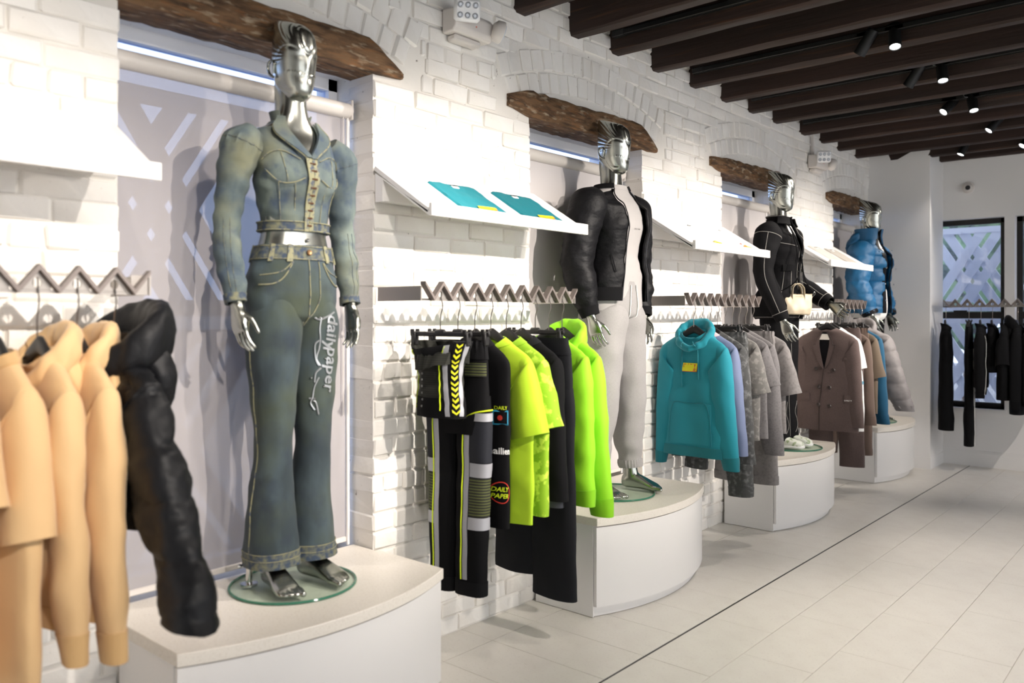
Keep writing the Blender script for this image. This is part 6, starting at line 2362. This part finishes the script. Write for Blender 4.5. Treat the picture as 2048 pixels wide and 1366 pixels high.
    # collar standing round the neck
    col = loft([(0, .012, 1.645, .085, 0, 0, 0, .072, 0, 2.1), (0, .012, 1.672, .098, 0, 0, 0, .088, 0, 2.1), (0, .014, 1.690, .104, 0, 0, 0, .094, 0, 2.1)], 60, 10)
    G = np.array([[col.at(u, v) for u in np.linspace(.75 + .10, 1.75 - .10, 40)] for v in np.linspace(0, 1, 10)])
    part('collar_stand', Surf(G, closed=False).shell(.008), C_BLACK, jo)
    part('collar_stitching', seam(col, [(q, .93) for q in np.linspace(.86, 1.64, 16)], .0013, .0015, 5, 3), C_WSTITCH, jo)

    # the bag, slung in front of the jacket on a black strap
    c = Vector((0.18, 5.885, PLZ))
    bl = Vector((.335, 5.80, 1.455))
    bag = thing('handbag', 'small beige handbag hanging in front of the black jacket', 'bag', bl, PI / 2 - .75)
    M_BAG = mat('beige_leather', '#cdbfa6', .5, bump=(40, .25, .003), mottle=(5, '#bfb096', .45, .7))
    b = loft([zr(0, .082, .034, 3.0), zr(.012, .096, .046, 3.0), zr(.06, .108, .050, 3.0), zr(.11, .114, .040, 2.8), zr(.145, .118, .022, 2.6), zr(.155, .119, .016, 2.6)], 56, 30)
    b.push(.004 * wob(b.P, 7, (7, 7, 5), ridged=True))
    part('bag_body', b.mesh(cap0=True, lip1=.03), M_BAG, bag)
    part('zip', seam(b, [(q, .985) for q in np.linspace(0, 1, 12)], .002, .001, 5, 4), mat('bag_seam', '#8d8068', .6), bag)
    for yy in (-.020, .020):
        pts = cr([(-.045, yy, .11), (-.045, yy * 1.1, .165), (-.036, yy * 1.1, .205), (.0, yy * 1.1, .228), (.036, yy * 1.1, .205), (.045, yy * 1.1, .165), (.045, yy, .11)], 26)
        rows = []
        for i in range(26):
            d = pts[min(i + 1, 25)] - pts[max(i - 1, 0)]
            d /= np.linalg.norm(d)
            xx = np.cross(d, np.array([0, 1, 0]))
            rows.append((*pts[i], *(xx * .003), 0, .013, 0, 3.0))
        part('handle', loft(rows, 12, 40).mesh(cap0=True, cap1=True), M_BAG, bag)
    for sx in (-1, 1):
        MB().tube([Vector(q) for q in cr([(sx * .118, 0, .135), (sx * .135, .003, .15), (sx * .138, 0, .165), (sx * .128, -.003, .168), (sx * .120, 0, .150)], 14)], .0035, 6).build('strap_clip', M_CHROME, bag)
    bag.rotation_euler[2] = PI / 2 - .75
    inv = (Matrix.Translation(bl) @ Matrix.Rotation(PI / 2 - .75, 4, 'Z')).inverted()
    for sx in (-1, 1):
        st_ = [Vector((sx * .128, 0, .166)), inv @ Vector((.372, 5.79 + sx * .06, 1.72)), inv @ Vector((.352, 5.785 + sx * .03, 1.93)), inv @ Vector((.285, 5.78, 2.10)), inv @ Vector((.19, 5.775, 2.155))]
        MB().tube([Vector(q) for q in cr([tuple(v) for v in st_], 20)], .005, 6).build('strap', C_BLACK, bag)
    part('bag_lettering', decal(b, *text_shape('DAILY PAPER', .010), .75, .86, .003), mat('tan_lettering', '#8c7c60', .6), bag, False)


# ------------------------------------------------------------------ blue puffer mannequin
def puffer_mannequin():
    arms = [[(-.155, .01, 1.59), (-.205, .010, 1.545), (-.262, .020, 1.38), (-.290, .018, 1.24), (-.285, -.03, 1.10), (-.262, -.085, .965)],
            [(.155, .01, 1.59), (.205, .010, 1.545), (.262, .020, 1.38), (.290, .018, 1.24), (.285, -.03, 1.10), (.262, -.085, .965)]]
    po = Pose(False, arms)
    root = mannequin('silver mannequin in an open blue puffer jacket beside the column', (0.19, 7.885, PLZ), po, PI / 2, rod=False)
    hips = torso_surf(po, .018, .86, 1.2, 64, 30)
    part('trousers', hips.mesh(lip1=.02), C_BLACK, root)
    for k in (0, 1):
        a = leg_surf(po, k, [(.100, .112), (.100, .102), (.085, .088), (.085, .088), (.080, .085)], z_end=.06)
        a.push(.004 * wob(a.P, 180 + k, (4, 4, 2), ridged=True))
        part('trouser_leg', a.mesh(lip1=.03), C_BLACK, root)
    tee = torso_surf(po, lambda z: .022 + .015 * (z < 1.2), .90, 1.66, 60, 50)
    tee.push(.004 * wob(tee.P, 9, (5, 5, 1)))
    part('white_t_shirt', tee.mesh(lip0=.02), C_WHITE, root)
    off = lambda z: (.080, .085) if z < 1.54 else (.050, .055)
    gp = lambda t: .065 + .02 * t
    full = torso_surf(po, off, .98, 1.70, 120, 64)
    jk = jacket_open(po, off, .98, 1.70, gp, 110, 90, seed=96, fold=.004, fx=4, wr=.003, quilt=(.115, .016))
    jo = part('puffer_jacket', jk.shell(.014), C_BLUE, root)
    for sgn in (-1, 1):
        part('front_facing', strip(full, lambda t: .75 + sgn * (gp(t) - .012), lambda t: .75 + sgn * (gp(t) + .022), .0, 1.0, -.010, 4, 26, .010), C_LINING, jo)
        buttons(jo, full, [(.75 + sgn * (gp(v) + .015), v) for v in (.15, .35, .55, .75)], .008, M_CHROME, 'snap_button', .022)
    # standing collar that flips outwards, hood behind
    col = loft([(0, .012, 1.62, .120, 0, 0, 0, .115, 0, 2.1), (0, .012, 1.69, .118, 0, 0, 0, .118, 0, 2.1), (0, .010, 1.755, .122, 0, 0, 0, .128, 0, 2.1)], 60, 12)
    G = np.array([[col.at(u, v) for u in np.linspace(.75 + .10, 1.75 - .10, 40)] for v in np.linspace(0, 1, 12)])
    part('collar', Surf(G, closed=False).shell(.016), C_BLUE, jo)
    G = np.array([[col.at(u, v, -.018) for u in np.linspace(.75 + .10, 1.75 - .10, 40)] for v in np.linspace(0.05, .97, 12)])
    part('collar_lining', Surf(G, closed=False).shell(.003), C_LINING, jo)
    hb = loft([zr(1.49, .06, .03, 2.2, cy=.135), zr(1.53, .115, .055, 2.2, cy=.145), zr(1.60, .140, .075, 2.2, cy=.135), zr(1.66, .140, .078, 2.2, cy=.11), zr(1.715, .125, .060, 2.2, cy=.085), zr(1.735, .09, .03, 2.2, cy=.07)], 44, 34)
    hb.push(.006 * wob(hb.P, 12, (6, 6, 7), ridged=True))
    part('hood', hb.mesh(cap0=True, cap1=True), C_BLUE, jo)
    for k in (0, 1):
        a = arm_surf(po, k, [.02, .060, .062, .062, .058, .040], nu=44, nv=80)
        Vs = np.linspace(0, 1, a.P.shape[0])[:, None]
        ph = a.P[..., 2] / .115
        a.push((0.015 * (np.abs(np.sin(ph * PI)) ** .45 - .6) + .003 * wob(a.P, 100 + k, (7, 7, 16), ridged=True)) * np.clip(Vs * 5, 0, 1))
        part('jacket_sleeve', a.mesh(lip1=.03, cap0=True), C_BLUE, jo)
        part('cuff', band(a, .95, 1.0, .001, 40, 3, ribs=1), C_LINING, jo)


denim_mannequin()
bomber_mannequin()
bag_mannequin()
puffer_mannequin()
